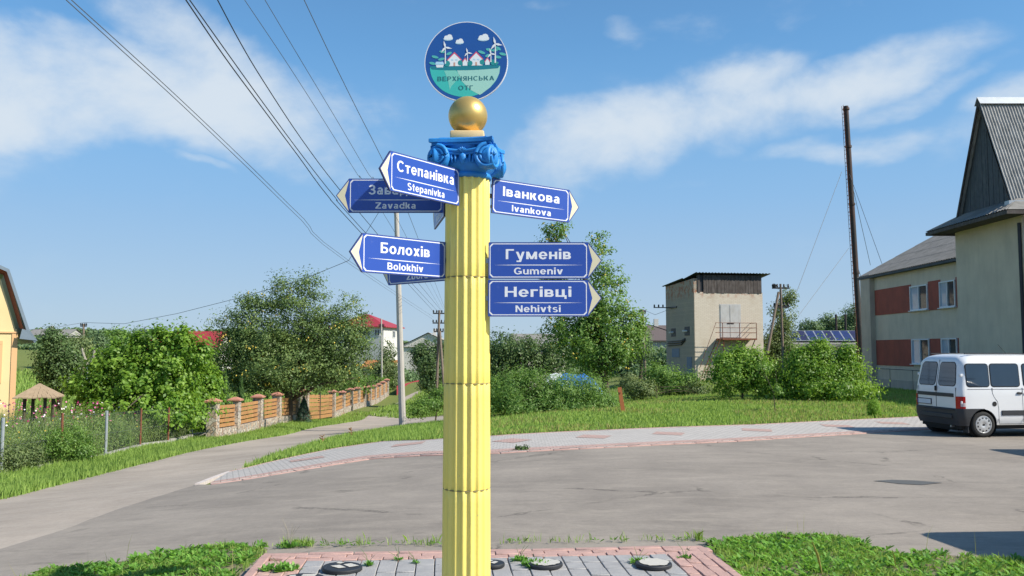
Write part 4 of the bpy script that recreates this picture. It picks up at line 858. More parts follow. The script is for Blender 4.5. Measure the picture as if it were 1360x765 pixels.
# left face: local x=0 plane, depth along y ; pixel -> local y
def ty(px):
    r = (px-680)/FPX; return (r*C0.y-C0.x)/(-math.sin(ta)-r*math.cos(ta))
def tzl(py, px): y_ = ty(px); return zat(py, 54+y_*math.cos(ta), px)-tz
for (a, b, c, d) in ((892, 898, 436, 447), (909.8, 916.5, 433.5, 445.5)):
    y1_, y0_ = ty(a), ty(b); MB().bb(-.05, -.036, y0_, y1_, tzl(d, b), tzl(c, b)).build('window_opening', 'disc_black', tw); MB().tube([(-.35, (y0_+y1_)/2, tzl((c+d)/2, b)), (.0, (y0_+y1_)/2, tzl((c+d)/2, b))], .06, 8).build('bushing_insulator', 'whitewash', tw)
m = MB(); ym = ty(898); zc_ = tzl(408, 898)
m.box((-.55, ty(893), zc_), (1.5, .06, .06)); m.box((-.065, (ty(893)+ty(897))/2, zc_), (.06, 1.4, .08))
for k in range(3):
    m.rev([(.02,0),(.05,.02),(.06,.07),(.045,.10),(.055,.14),(.02,.18)], 10, Matrix.Translation((-1.25+.3*k, ty(893), zc_+.03)))
m.build('insulator_bracket', 'insulator', tw)
m = MB()
for dz_, r_ in ((0, .04), (.14, .05), (.26, .03)): m.tube([(-.08, ty(888), tzl(459, 888)+dz_), (-.08, ty(906), tzl(459, 888)+dz_+.05), (-.08, ty(911), tzl(452, 911)+dz_*.5)], r_, 6)
m.build('cable', 'dark_metal', tw)
MB().bb(-.065, -.036, ty(902.5), ty(893), tzl(474.5, 893), tzl(463, 893)).build('shutter', 'steel_blue_paint', tw); MB().bb(-.065, -.036, ty(919), ty(912.5), tzl(497, 912), tzl(474, 912)).build('side_door', 'steel_blue_paint', tw)
# ------------------------------------------------------------------ steel chimney with guy wires
p = at(1141, 441, 76); q = at(1123.5, 141, 76); zt_ = gz(p.x, p.y); ch = thing('steel_chimney', 'tall thin dark steel chimney pipe with side ladder and guy wires', 'chimney', (p.x, p.y, zt_))
B0 = Vector((p.x+.15, p.y, zt_)); T0 = Vector(q); m = MB(); m.smooth = True; m.tube([B0, B0.lerp(T0, .16)], .36, 14, True); m.tube([B0.lerp(T0, .16), T0], [.25, .21], 14, True)
for t_ in (.16, .36, .62, .84, .985): c = B0.lerp(T0, t_); m.tube([c, c+(T0-B0).normalized()*.18], .29, 14)
m.build('pipe', 'chimney_steel', ch, world=True)
m = MB(); off = Vector((-.40, -.05, 0))
for s in (-.0, .0): pass
m.tube([B0+off, T0+off], .022, 4); m.tube([B0+off+Vector((0,-.35,0)), T0+off+Vector((0,-.35,0))], .022, 4)
for i in range(64): c = B0.lerp(T0, i/64)+off; m.tube([c, c+Vector((0,-.35,0))], .018, 4, False); 
for i in range(16): c = B0.lerp(T0, i/16+.03)+off; m.tube([c, c-off*.8], .018, 4, False)
m.build('side_ladder', 'rust_metal', ch, world=True)
for (px0, py0, px1, py1, yy) in ((1118,228,1055,396,70),(1127,330,1060,420,70),(1127,228,1172,352,70),(1128,228,1156,352,88),(1131,330,1164,430,82)):
    a, b = at(px0, py0, 76), at(px1, py1, yy); MB().tube([a, b], .022, 4).build('guy_wire', 'wire_grey', ch, world=True)
# ------------------------------------------------------------------ shed with solar panels
Ys = 80.0; pz = lambda py, Y=Ys, px=1105: zat(py, Y, px); x0, x1 = xat(1049, Ys), xat(1190, Ys); zg = gz((x0+x1)/2, Ys)
so = thing('solar_shed', 'low pale shed whose roof carries a row of slanted blue solar panels', 'shed', ((x0+x1)/2, Ys, zg))
MB().bb(x0+.3, x1, Ys+.3, Ys+6, zg-1, pz(460)).build('wall', 'render_cream', so, world=True)
m = MB(); m.hexa([(x0,Ys-.3,pz(458.5)-.22),(x1+.3,Ys-.3,pz(458.5)-.22),(x1+.3,Ys+6.3,pz(458.5)-.22),(x0,Ys+6.3,pz(458.5)-.22),(x0,Ys-.3,pz(457)),(x1+.3,Ys-.3,pz(457)),(x1+.3,Ys+3,pz(442.5)),(x0,Ys+3,pz(442.5))]); m.build('roof', 'asbestos_roof', so, world=True)
pw = .80; x = xat(1053, Ys); A0, A1 = Vector((0, Ys+.1, pz(452.3))), Vector((0, Ys+1.6, pz(438.6)))
for i in range(10):
    xa = x+i*(pw+.02)
    if xa > x1-.5: break
    lean = -.35; pts = lambda e, f: [Vector((xa+e, 0, 0))+A0, Vector((xa+pw-e, 0, 0))+A0, Vector((xa+pw-e+lean*0, 0, 0))+A1, Vector((xa+e+lean*0, 0, 0))+A1]
    d_ = Vector((0, .05, -.05)); P_ = pts(0, 0); b_ = [v+d_ for v in P_]
    fr = MB().hexa([b_[0], b_[1], b_[2], b_[3], P_[0], P_[1], P_[2], P_[3]]).build('solar_panel', 'solar_frame', so, world=True)
    up = (A1-A0).normalized(); nr = Vector((1,0,0)).cross(up); e = .045
    Q = [P_[0]+Vector((e,0,0))+up*e+nr*.006, P_[1]+Vector((-e,0,0))+up*e+nr*.006, P_[2]+Vector((-e,0,0))-up*e+nr*.006, P_[3]+Vector((e,0,0))-up*e+nr*.006]
    c = MB().poly(Q).build('cell_face', 'solar_cell' if i % 3 != 1 else 'solar_cell_dark', so, world=True); c.parent = fr; CH[so.name].remove(c); CH.setdefault(fr.name, []).append(c)
for px in (1111.5, 1124): 
    m = MB(); xx = xat(px, Ys+4); m.tube([(xx, Ys+4, pz(445)), (xx, Ys+4, zat(417.5, Ys+4, px))], .11, 8); m.build('flue_pipe', 'chimney_steel', so, world=True)
# ------------------------------------------------------------------ houses in the village
def house(name, label, c, w, d, z0, ze, zr, rz, wall, roof, kind='gable', ov=.4, win=(), chim=None, cat='house'):
    """local x = ridge direction for kind gable/hip; origin at ground centre"""
    t = thing(name, label, cat, (c[0], c[1], z0), rz); h = ze-z0; r = zr-z0
    MB().bb(-w/2, w/2, -d/2, d/2, -1, h).build('wall', wall, t); m = MB(); hw, hd = w/2+ov, d/2+ov; e = h-.12; ins = hd if kind == 'hip' else 0; ins = min(ins, hw-.2)
    V = [(-hw,-hd,e),(hw,-hd,e),(hw,hd,e),(-hw,hd,e),(-hw+ins,0,r),(hw-ins,0,r),(-hw,-hd,e-.12),(hw,-hd,e-.12),(hw,hd,e-.12),(-hw,hd,e-.12)]
    m.add(V, [(0,1,5,4),(2,3,4,5),(1,2,5),(3,0,4),(6,7,1,0),(7,8,2,1),(8,9,3,2),(9,6,0,3),(9,8,7,6)] if kind == 'hip' else [(0,1,5,4),(2,3,4,5),(6,7,1,0),(8,9,3,2),(9,8,7,6),(0,4,9,6),(1,7,8,5)][:5])
    m.build('roof', roof, t)
    if kind == 'gable': 
        for s in (-1, 1): MB().add([(s*w/2,-d/2,h-.02),(s*w/2,d/2,h-.02),(s*w/2,0,r-.15),(s*(w/2-.1),-d/2,h-.02),(s*(w/2-.1),d/2,h-.02),(s*(w/2-.1),0,r-.15)], [(0,1,2),(3,5,4),(0,2,5,3),(1,4,5,2)]).build('gable_wall', wall, t)
    for (face, u, z, ww, hh) in win:
        if face == 'f': M = wallM((u, -d/2-.01, z), (1,0,0))
        elif face == 'r': M = wallM((w/2+.01, u, z), (0,1,0))
        else: M = wallM((-w/2-.01, u, z), (0,-1,0))
        window(t, M, ww, hh, 1, sill=False, world=False)
    if chim: MB().box((chim[0], chim[1], r+.2), (.5, .5, 1.1)).build('chimney', 'render_white', t)
    return t
# two storey red roofed house
Yh = 120; c = at(497, 465, Yh); house('village_house', 'two storey white house with a crimson hipped roof behind the big orchard tree', (c.x-1.7, Yh+4), 7.6, 7.0, -2.5, zat(432.5, Yh, 500), zat(417.5, Yh+4, 495), R(-12), 'render_white', 'roof_crimson', 'hip', .5, [('f', .4, 6.2, 1.5, .95), ('f', 2.5, 6.2, .8, .9), ('r', 0, 6.0, 1.2, 1.0), ('f', -2.6, 3.0, 1.3, 1.1)], None)
Yh = 140; c = at(569, 465, Yh); house('village_house', 'white gable fronted bungalow with grey roof at the end of the lane', (c.x, Yh+4), 9, 8.2, -2.5, zat(458.5, Yh, 569), zat(441.5, Yh, 569), R(90), 'render_white', 'asbestos_light', 'gable', .35, [('l', -1.8, 3.2, 1.2, 1.1), ('l', 1.2, 3.2, 1.2, 1.1)], (1.5, -.5))
Yh = 88; c = at(240, 465, Yh); house('village_house', 'white cottage with a red roof showing between the bright tree and the orchard tree', (c.x, Yh+3), 6.9, 5.5, -1, zat(462.5, Yh, 240), zat(440, Yh+3, 240), R(0), 'render_white', 'roof_crimson', 'gable', .3, [('f', 2.0, 2.2, .9, .9)])
Yh = 100; c = at(882, 465, Yh); house('village_house', 'house with dark brown roof and pale wall seen left of the brick tower', (c.x+.6, Yh+3), 6.0, 6, -1.5, zat(450.5, Yh, 870), zat(432, Yh+3, 870), 0, 'render_grey', 'roof_brown', 'gable', .3, [('f', .2, 4.2, .9, .8)], (-1.0, 0))
Yh = 75; c = at(715, 465, Yh); house('village_house', 'pale house with grey roof glimpsed through the dark leaves right of the column', (c.x, Yh+3), 4.2, 5, -2, zat(456, Yh, 715), zat(443, Yh+2, 715), R(6), 'render_cream', 'asbestos_roof', 'gable', .3, [('f', .3, 3.5, .9, 1.0)])
Yh = 190; c = at(60, 465, Yh); house('village_house', 'distant grey barn with a small chimney on the far rise at the left', (c.x, Yh+4), 9, 7, 2, zat(444, Yh, 60), zat(436.5, Yh, 60), 0, 'render_grey', 'asbestos_roof', 'gable', .3, [], (-.8, 0))
Yh = 102; c = at(508, 482, Yh); house('garden_shed', 'low shed with an orange roof below the crimson roofed house', (c.x, Yh), 3.6, 3, -2.5, zat(486, Yh, 508), zat(478, Yh, 508), R(-8), 'render_cream', 'orange_tile', 'gable', .2, [], None, 'shed')
Yh = 62; c = at(135, 479, Yh); 
# ------------------------------------------------------------------ yellow house at the left edge
Yh = 30.0; X_ = lambda px: xat(22, Yh, 450)+(px-22)/44.0; Z_ = lambda py, px=20: zat(py, Yh, px); xc = X_(22); zg = gz(xc, Yh)
yh = thing('yellow_house', 'yellow rendered house with a steep blue grey metal roof at the left edge', 'house', (xc, Yh, zg))
MB().bb(X_(-240), xc, Yh, Yh+7, zg-1, Z_(437)).build('wall', 'render_yellow', yh, world=True)
gp_ = [(X_(20), Z_(437)), (X_(-2), Z_(372)), (X_(-110), Z_(330)), (X_(-218), Z_(372)), (X_(-240), Z_(437))]
m = MB(); m.add([(x, Yh, z) for x, z in gp_]+[(x, Yh+.2, z) for x, z in gp_], [tuple(range(5)), tuple(range(9, 4, -1))]+[(i, (i+1) % 5, 5+(i+1) % 5, 5+i) for i in range(5)]); m.build('gable_wall', 'render_yellow', yh, world=True)
MB().bb(X_(-240)+.01, xc+.03, Yh-.05, Yh, Z_(442.5), Z_(440.5)).build('wall_band', 'render_orange', yh, world=True); MB().bb(xc-.14, xc+.035, Yh-.03, Yh+.1, zg-.5, Z_(443)).build('corner_strip', 'render_orange', yh, world=True)
prof = [(X_(48.5), Z_(452)), (X_(38.5), Z_(439.5)), (X_(8), Z_(359)), (X_(-110), Z_(312))]
m = MB(); n = len(prof); a = [(x, Yh-.30, z) for x, z in prof]; b = [(x, Yh+7.6, z) for x, z in prof]; a2 = [(x-.07, Yh-.30, z-.09) for x, z in prof]; b2 = [(x-.07, Yh+7.6, z-.09) for x, z in prof]
m.add(a+b+a2+b2, [(i, i+1, n+i+1, n+i) for i in range(n-1)]+[(2*n+i, 3*n+i, 3*n+i+1, 2*n+i+1) for i in range(n-1)]+[(i, 2*n+i, 2*n+i+1, i+1) for i in range(n-1)]); m.build('roof', 'metal_bluegrey', yh, world=True)
pl = [(2*X_(-110)-x, z) for x, z in prof]; m = MB(); a = [(x, Yh-.30, z) for x, z in pl]; b = [(x, Yh+7.6, z) for x, z in pl]; m.add(a+b, [(i, i+1, n+i+1, n+i) for i in range(n-1)]); m.build('roof', 'metal_bluegrey', yh, world=True)
m = MB(); pr = [(X_(25), Z_(436)), (X_(1), Z_(366)), (X_(-110), Z_(322))]; q_ = [(X_(30), Z_(437)), (X_(5.5), Z_(361)), (X_(-110), Z_(315))]
m.add([(x, Yh-.28, z) for x, z in q_]+[(x, Yh-.02, z) for x, z in pr], [(0,1,4,3),(1,2,5,4)]); m.add([(X_(48), Yh-.29, Z_(451.5)),(X_(38), Yh-.29, Z_(440)),(X_(30), Yh-.29, Z_(437)),(X_(24), Yh-.1, Z_(450))], [(0,1,2,3)]); m.build('soffit', 'wood_redbrown', yh, world=True)
m = MB(); m.add([(X_(49), Yh-.33, Z_(452.5)),(X_(39), Yh-.33, Z_(439.5)),(X_(28), Yh-.32, Z_(437)),(X_(25), Yh-.32, Z_(450))], [(0,1,2,3)]); m.build('eave_box', 'metal_bluegrey', yh, world=True)
m = MB(); wx0, wx1, wz0, wz1 = X_(-34), X_(4), Z_(508), Z_(453)
m.bb(wx1-.11, wx1, Yh-.05, Yh, wz0, wz1).bb(wx0, wx0+.11, Yh-.05, Yh, wz0, wz1).bb(wx0, wx1, Yh-.055, Yh, wz1-.11, wz1+.01).bb(wx0, wx1, Yh-.055, Yh, wz0-.01, wz0+.11); m.build('window_surround', 'render_orange', yh, world=True)
window(yh, wallM((wx0+.11, Yh-.02, wz0+.11), (1,0,0)), wx1-wx0-.22, wz1-wz0-.22, 1, sill=False)
# shingled well roof
Yg = 27.0; c = at(52, 527, Yg); zg = gz(c.x, Yg); ga = thing('well_house', 'small four sided roof of brown shingles standing in the flower garden', 'well', (c.x, Yg, zg)); ht = c.z-zg; rr = zat(510, Yg, 52)-c.z
for k in range(5):
    t0, t1 = k/5, (k+1)/5+.03; a_, b_ = .60*(1-t0*.97), .60*(1-min(t1, 1)*.97); z0, z1 = ht+rr*t0+.0, ht+rr*min(t1, 1)+.02
    m = MB(); n = 16
    for s in range(4):
        M = Matrix.Rotation(s*PI/2+.3, 4, 'Z'); w = max(2, int(a_*2/.13))
        for i in range(w):
            u0, u1 = -1+2*i/w+.01, -1+2*(i+1)/w-.01; j = random.uniform(-.012, .012); m.hexa([(u0*a_, -a_-.0+j, z0-.02+j), (u1*a_, -a_+j, z0-.02+j), (u1*b_, -b_+.02, z1-.02), (u0*b_, -b_+.02, z1-.02), (u0*a_, -a_+j, z0+.015+j), (u1*a_, -a_+j, z0+.015+j), (u1*b_, -b_, z1+.0), (u0*b_, -b_, z1+.0)], M)
    m.build('shingle_course', 'shingle', ga)
m = MB(); 
for a_ in range(4): m.tube([(.42*math.cos(a_*PI/2+.9), .42*math.sin(a_*PI/2+.9), -.2), (.42*math.cos(a_*PI/2+.9), .42*math.sin(a_*PI/2+.9), ht+.03)], .05, 7)
m.build('post', 'bark', ga); MB().rev([(.40,-.2),(.42,.6),(.36,.62),(.34,.0)], 16).build('well_ring', 'concrete_pole', ga)
# ------------------------------------------------------------------ stone and plank fence
XL = -12.0
def fx(px): return XL/((px-680)/FPX)   # depth where the fence line x = XL is seen at px
PX = [286, 315, 345, 370, 395, 407, 443, 456, 466.5, 476, 484, 491.5, 498, 504, 509.5, 514.5]
ft = thing('plank_fence', 'fence of brown horizontal planks between stone faced pillars with terracotta caps', 'fence', (XL, fx(286), gz(XL, fx(286))))
def hgt(Y): return 1.55
for i, px in enumerate(PX):
    Y = fx(px); z = gz(XL, Y); big = px in (407, 443); h = 1.72 if big else 1.50; w = .40
    pi = MB().bb(XL-w/2, XL+w/2, Y-w/2, Y+w/2, z-.5, z+h).build('pillar', 'stone_cladding', ft, world=True)
    cap_ = MB().box((XL, Y, z+h+.03), (w+.16, w+.16, .06)); cap_.box((XL, Y, z+h+.11), (w+.14, w+.14, .10), taper=.25); cp_ = cap_.build('pillar_cap', 'cap_terracotta', ft, world=True)
    if i == len(PX)-1: continue
    Y2 = fx(PX[i+1]); z2 = gz(XL, Y2)
    if px == 407 or px == 395 and False:
        continue
    if px == 395: continue
    zb_ = .42 if i < 5 else .38; a_, b_ = Y+w/2, Y2-w/2
    hx = lambda x0_, x1_, lo, hi, ya_=a_, yb_=b_: [(x0_, ya_, z+lo+(z2-z)*(ya_-Y)/(Y2-Y)), (x1_, ya_, z+lo+(z2-z)*(ya_-Y)/(Y2-Y)), (x1_, yb_, z+lo+(z2-z)*(yb_-Y)/(Y2-Y)), (x0_, yb_, z+lo+(z2-z)*(yb_-Y)/(Y2-Y)), (x0_, ya_, z+hi+(z2-z)*(ya_-Y)/(Y2-Y)), (x1_, ya_, z+hi+(z2-z)*(ya_-Y)/(Y2-Y)), (x1_, yb_, z+hi+(z2-z)*(yb_-Y)/(Y2-Y)), (x0_, yb_, z+hi+(z2-z)*(yb_-Y)/(Y2-Y))]
    MB().hexa(hx(XL-.14, XL+.14, -.5, zb_)).build('base_wall', 'stone_cladding', ft, world=True)
    np_ = 5 if i < 5 else 4; ph = (1.40-zb_-.04)/np_
    for k in range(np_):
        j = random.uniform(-.008, .008); MB().hexa(hx(XL+.02+j, XL+.05+j, zb_+.04+k*ph, zb_+.04+(k+1)*ph-.045)).build('plank', 'wood_plank', ft, world=True)
    MB().hexa(hx(XL-.03, XL+.015, zb_+.04, 1.36, (a_+b_)/2-.03, (a_+b_)/2+.03)).build('rail', 'dark_metal', ft, world=True)
gt = thing('plank_gate', 'double gate of brown planks in a dark metal frame between two taller stone pillars', 'gate', (XL, fx(425), gz(XL, fx(425))))
Ya, Yb = fx(407)+.2, fx(443)-.2; Ym = fx(426)
for (a_, b_) in ((Ya+.03, Ym-.12), (Ym+.12, Yb-.03)):
    za, zb2 = gz(XL, a_), gz(XL, b_); lf = MB()
    for k in range(6):
        lo, hi = .12+k*.25, .12+(k+1)*.25-.04; P = MB().hexa([(XL+.02,a_,za+lo),(XL+.05,a_,za+lo),(XL+.05,b_,zb2+lo),(XL+.02,b_,zb2+lo),(XL+.02,a_,za+hi),(XL+.05,a_,za+hi),(XL+.05,b_,zb2+hi),(XL+.02,b_,zb2+hi)]); P.build('plank', 'wood_plank', gt, world=True)
m = MB()
for y in (Ya, Ym-.14, Ym+.14, Yb): z = gz(XL, y); m.bb(XL-.04, XL+.03, y-.05, y+.05, z+.05, z+1.66)
m.bb(XL-.06, XL+.06, Ym-.09, Ym+.09, gz(XL, Ym)-.2, gz(XL, Ym)+1.72); m.build('gate_frame', 'dark_metal', gt, world=True)
# crimson sheet fence
rf = thing('metal_fence', 'crimson corrugated sheet fence where the lane narrows in the distance', 'fence', (xat(527, 84), 84, gz(xat(527,84), 84)))
N_ = 12
for i in range(N_):
    pa, pb = [(527+30*t_, 84+28*t_) for t_ in (i/N_, (i+1)/N_)]; xa, xb = xat(pa[0], pa[1], 500), xat(pb[0], pb[1], 500); za, zb2 = zat(529-8*i/N_, pa[1], pa[0]), zat(529-8*(i+1)/N_, pb[1], pb[0]); za2, zb3 = zat(512.5-8*i/N_, pa[1], pa[0]), zat(512.5-8*(i+1)/N_, pb[1], pb[0])
    xb -= (xb-xa)*.02; m = MB(); corrug(m, (xa, pa[1], za-.3), (xb, pb[1], zb2-.3), (xb, pb[1], zb3), (xa, pa[1], za2), 7, .03); m.build('sheet_panel', 'fence_crimson', rf, world=True)
# ------------------------------------------------------------------ chain link fence
posts = [(-40,646,'galvanized'),(1,634,'galvanized'),(80.5,618,'rust_metal'),(140,609,'galvanized'),(186,596,'rust_metal'),(223,591,'rust_metal'),(255,583,'galvanized'),(284,580,'galvanized')]
pp = [(*g(a, b), c) for a, b, c in posts]; wf = thing('chain_link_fence', 'low wire mesh fence on rusty and galvanized posts in front of the flower garden', 'fence', (pp[2][0], pp[2][1], gz(pp[2][0], pp[2][1])))
for x, y, c in pp[:-1]: z = gz(x, y); MB().tube([(x, y, z-.3), (x, y, z+1.36)], .034 if c == 'rust_metal' else .040, 8).build('post', c, wf, world=True)
m = MB()
for (xa, ya, _), (xb, yb, _) in zip(pp, pp[1:]):
    L = math.hypot(xb-xa, yb-ya); za, zb_ = gz(xa, ya), gz(xb, yb)
    for h in (.12, .7, 1.28): m.tube([(xa, ya, za+h), (xb, yb, zb_+h)], .004, 3, False)
    n = int(L/.16)
    for i in range(-9, n+1):
        for s in (0, 1):
            u0, u1 = i*.16/L, (i*.16+1.16)/L; 
            if s: u0, u1 = u1, u0
            h0, h1 = .12, 1.28; a0, a1 = u0, u1
            if min(a0, a1) < 0 or max(a0, a1) > 1:
                def cl(u, v, hu, hv):
                    if u < 0: hu = hu+(hv-hu)*(0-u)/(v-u); u = 0
                    if u > 1: hu = hu+(hv-hu)*(1-u)/(v-u); u = 1
                    return u, hu
                if max(a0, a1) < 0 or min(a0, a1) > 1: continue
                a0n, h0n = cl(a0, a1, h0, h1); a1n, h1n = cl(a1, a0, h1, h0); a0, a1, h0, h1 = a0n, a1n, h0n, h1n
            P = lambda u, h: (xa+(xb-xa)*u, ya+(yb-ya)*u, za+(zb_-za)*u+h); m.tube([P(a0, h0), P(a1, h1)], .0015, 3, False)
m.build('wire_mesh', 'wire_grey', wf, world=True)['kind'] = 'stuff'
for i, ((xa, ya, _), (xb, yb, _)) in enumerate(zip(pp, pp[1:])):
    n = 2; 
    for k in range(n):
        u0, u1 = k/n, (k+1)/n-.01; xs_ = [xa+(xb-xa)*u for u in (u0, u1)]; ys_ = [ya+(yb-ya)*u for u in (u0, u1)]; zz = [gz(x, y) for x, y in zip(xs_, ys_)]; hh = .07+.025*i; q = .11
        MB().hexa([(xs_[0]-q,ys_[0],zz[0]-.3),(xs_[0]+q,ys_[0],zz[0]-.3),(xs_[1]+q,ys_[1],zz[1]-.3),(xs_[1]-q,ys_[1],zz[1]-.3),(xs_[0]-q,ys_[0],zz[0]+hh),(xs_[0]+q,ys_[0],zz[0]+hh),(xs_[1]+q,ys_[1],zz[1]+hh),(xs_[1]-q,ys_[1],zz[1]+hh)]).build('kerb_block', 'kerb_concrete', wf, world=True)
# ------------------------------------------------------------------ poles and wires
def pole(name, label, base, Y, top, r0, r1, mt, arms=(), brace=None, cat='pole', zbase=None):
    a = at(base[0], base[1], Y); b = at(top[0], top[1], Y); zb_ = gz(a.x, a.y) if zbase is None else zbase; a.z = min(a.z, zb_)-.3
    t = thing(name, label, cat, (a.x, a.y, zb_)); MB().tube([a, b], [r0, r1], 10).build('post', mt, t, world=True)
    for (dz, w, ang) in arms:
        c = b.lerp(a, dz); m = MB(); m.box(c, (w, .09, .09), rz=ang)
        m.build('crossarm', 'dark_metal', t, world=True)
        for s in (-.46, -.2, .2, .46): MB().rev([(.02,0),(.05,.02),(.06,.08),(.04,.11),(.055,.14),(.02,.19)], 8, Matrix.Translation(c+Vector((math.cos(ang)*w*s, math.sin(ang)*w*s, .05)))).build('insulator', 'insulator', t, world=True)
    if brace: c = at(*brace[0]); d = at(*brace[1]); MB().tube([c, d], r0*.9, 8).build('brace', mt, t, world=True)
    return t, b
P1, T1 = pole('utility_pole', 'leaning pale concrete utility pole standing on the grass beside the lane', (535,567), g(535,567)[1], (525.5,246), .165, .10, 'concrete_pole', [(.03, 1.2, .4)])
P3, T3 = pole('utility_pole', 'dark wooden utility pole with a leaning prop, just left of the yellow column', (579,522), 62, (583.5,412), .105, .085, 'pole_wood', [(.03, .9, .2), (.12, .9, .2), (.2, .7, .2)], ((584,440,62),(590,520,61.3)))
P2, T2 = pole('utility_pole', 'thin pale pole behind the plank fence below the crimson roof', (507.5,517), 86, (506.5,423), .09, .075, 'concrete_pole', [(.10, .5, 0)])
P4, T4 = pole('utility_pole', 'thin distant pole among the trees left of the bright leafy tree', (111.5,484), 70, (111,430), .10, .08, 'pole_wood', [(.04, .5, 0)])
P5, T5 = pole('utility_pole', 'slim dark topped pole between the fruit tree and the brick tower', (857,503), 62, (853.5,411), .10, .08, 'pole_wood', [(.05, .5, .5), (.14, .5, .5)])
P6, T6 = pole('utility_pole', 'concrete pole with a slanting prop and black insulators right of the brick tower', (1041,500), 50, (1036.5,377), .08, .06, 'pole_wood', [(.04, 1.0, .1), (.22, .9, .1)], ((1034,388,50),(1019,470,49)))
MB().rev([(.02,-.1),(.12,-.08),(.14,.05),(.05,.12)], 10, Matrix.Translation(at(1028,379.5,50))).build('street_lamp', 'insulator', P6, world=True)
def wire(label, pts, z0, z1, r, mt='wire_black', tail=None, group='overhead wires running to the wooden pole'):
    P = []; n = len(pts)
    for i, (px, py) in enumerate(pts):
        z = z0+(z1-z0)*(i/(n-1)); d = pxdir(px, py); k = (z-CAMH)/d.z; P.append(Vector((d.x*k, d.y*k, z)))
    if P[0].y > .5: P.insert(0, P[0]-(P[1]-P[0])*.8)
    if tail: P.append(Vector(tail))
    # Catmull-Rom smoothing
    Q = []
    for i in range(len(P)-1):
        p0, p1, p2, p3 = P[max(0, i-1)], P[i], P[i+1], P[min(len(P)-1, i+2)]
        for t in np.linspace(0, 1, 5)[:-1]:
            Q.append(.5*((2*p1)+(p2-p0)*t+(2*p0-5*p1+4*p2-p3)*t*t+(-p0+3*p1-3*p2+p3)*t**3))
    Q.append(P[-1]); o = MB().tube(Q, r*.8, 5, False).build('overhead_wire', mt); tag(o, label, 'wire', group); return o
tl = lambda dx, dz: T3+Vector((dx, 0, dz))
wire('grey wire lowest at the left, first of the pair crossing the big cloud', [(88,0),(165,70),(240,138),(330,224),(400,292),(462,349)], 5.0, 4.3, .006, 'wire_grey', tl(-.4,-.7))
wire('grey wire lowest at the left, second of the pair crossing the big cloud', [(95,0),(170,68),(246,138),(336,224),(404,291),(463,346)], 5.0, 4.3, .006, 'wire_grey', tl(-.4,-.5))
wire('thick black wire, left one of the twisted pair over the cloud', [(247,0),(298,75),(343,136),(396,207),(436,261),(482,312)], 5.6, 4.6, .010, 'wire_black', tl(-.4,-.1))
wire('thick black wire, right one of the twisted pair over the cloud', [(252,0),(306,76),(352,140),(404,210),(445,262),(488,312)], 5.6, 4.6, .009, 'wire_black', tl(-.1,-.1))
wire('single black wire just right of the twisted pair', [(289,0),(320,58),(350,108),(400,184),(448,248),(504,314)], 5.8, 4.7, .009, 'wire_black', tl(.2,-.1))
wire('thin grey wire between the black wires and the column, left one', [(325,0),(380,82),(430,160),(475,232),(512,288)], 6.2, 4.9, .0055, 'wire_grey', tl(.1,.1))
wire('thin grey wire between the black wires and the column, right one', [(352,0),(402,84),(450,164),(490,232),(527,290)], 6.2, 4.9, .0055, 'wire_grey', tl(.3,.1))
wire('grey wire passing closest to the column behind the Степанівка sign', [(404,0),(440,76),(475,147),(509,214),(545,290)], 6.4, 5.0, .007, 'wire_grey', tl(.4,.1))
o = MB().tube([at(-60,440,66), at(60,437,68), T4+Vector((0,0,.1))], .014, 4, False).build('overhead_wire', 'wire_grey'); tag(o, 'wire running left from the thin distant pole at the left', 'wire')
o = MB().tube([T4+Vector((0,0,.1)), at(165,430,63), at(235,416.5,56), at(320,395,50), at(400,372,44), at(463,346,41), T1], .014, 4, False).build('overhead_wire', 'wire_grey'); tag(o, 'sagging wire from the thin distant pole up to the leaning concrete pole', 'wire')
o = MB().tube([T5, at(870,418,59), at(886,412,57)], .012, 4, False).build('overhead_wire', 'wire_grey'); tag(o, 'short wire from the slim pole to the bracket on the brick tower', 'wire')
o = MB().tube([T5+Vector((0,0,-1)), at(868,433,60), at(892,441,58.5)], .03, 4, False).build('overhead_wire', 'wire_black'); tag(o, 'thick cable drooping from the slim pole to the tower window', 'wire')
# small things on the lawn
p = g(826, 549); st_ = thing('orange_stake', 'leaning rusty orange stake in the grass in front of the fruit tree', 'stake', (*p, gz(*p))); m = MB(); m.hexa([(.0,-.03,-.1),(.12,-.03,-.1),(.12,.03,-.1),(0,.03,-.1),(-.13,-.03,.78),(-.01,-.03,.80),(-.01,.03,.80),(-.13,.03,.78)]); m.build('post', 'orange_paint', st_); MB().box((-.07,-.04,.62), (.05,.03,.05)).build('bracket', 'rust_metal', st_)
for i, (px, py, s, lb) in enumerate(((466,583,.36,'taller reddish dried weed at the edge of the lane'),(428,592,.28,'shorter orange dried weed at the edge of the lane'))):
    p = g(px, py); m = MB(); m.tube([(0,0,-.05),(.01,0,s)], [.012,.008], 5)
    for k in range(14): a = random.uniform(0, 6.28); z = random.uniform(.35, 1)*s; m.tube([(0,0,z),(math.cos(a)*.09,math.sin(a)*.09,z+.05)], [.012,.004], 4)
    t = thing('dried_weed', lb, 'weed', (*p, gz(*p))); m.build('stalk', 'dried_weed', t)
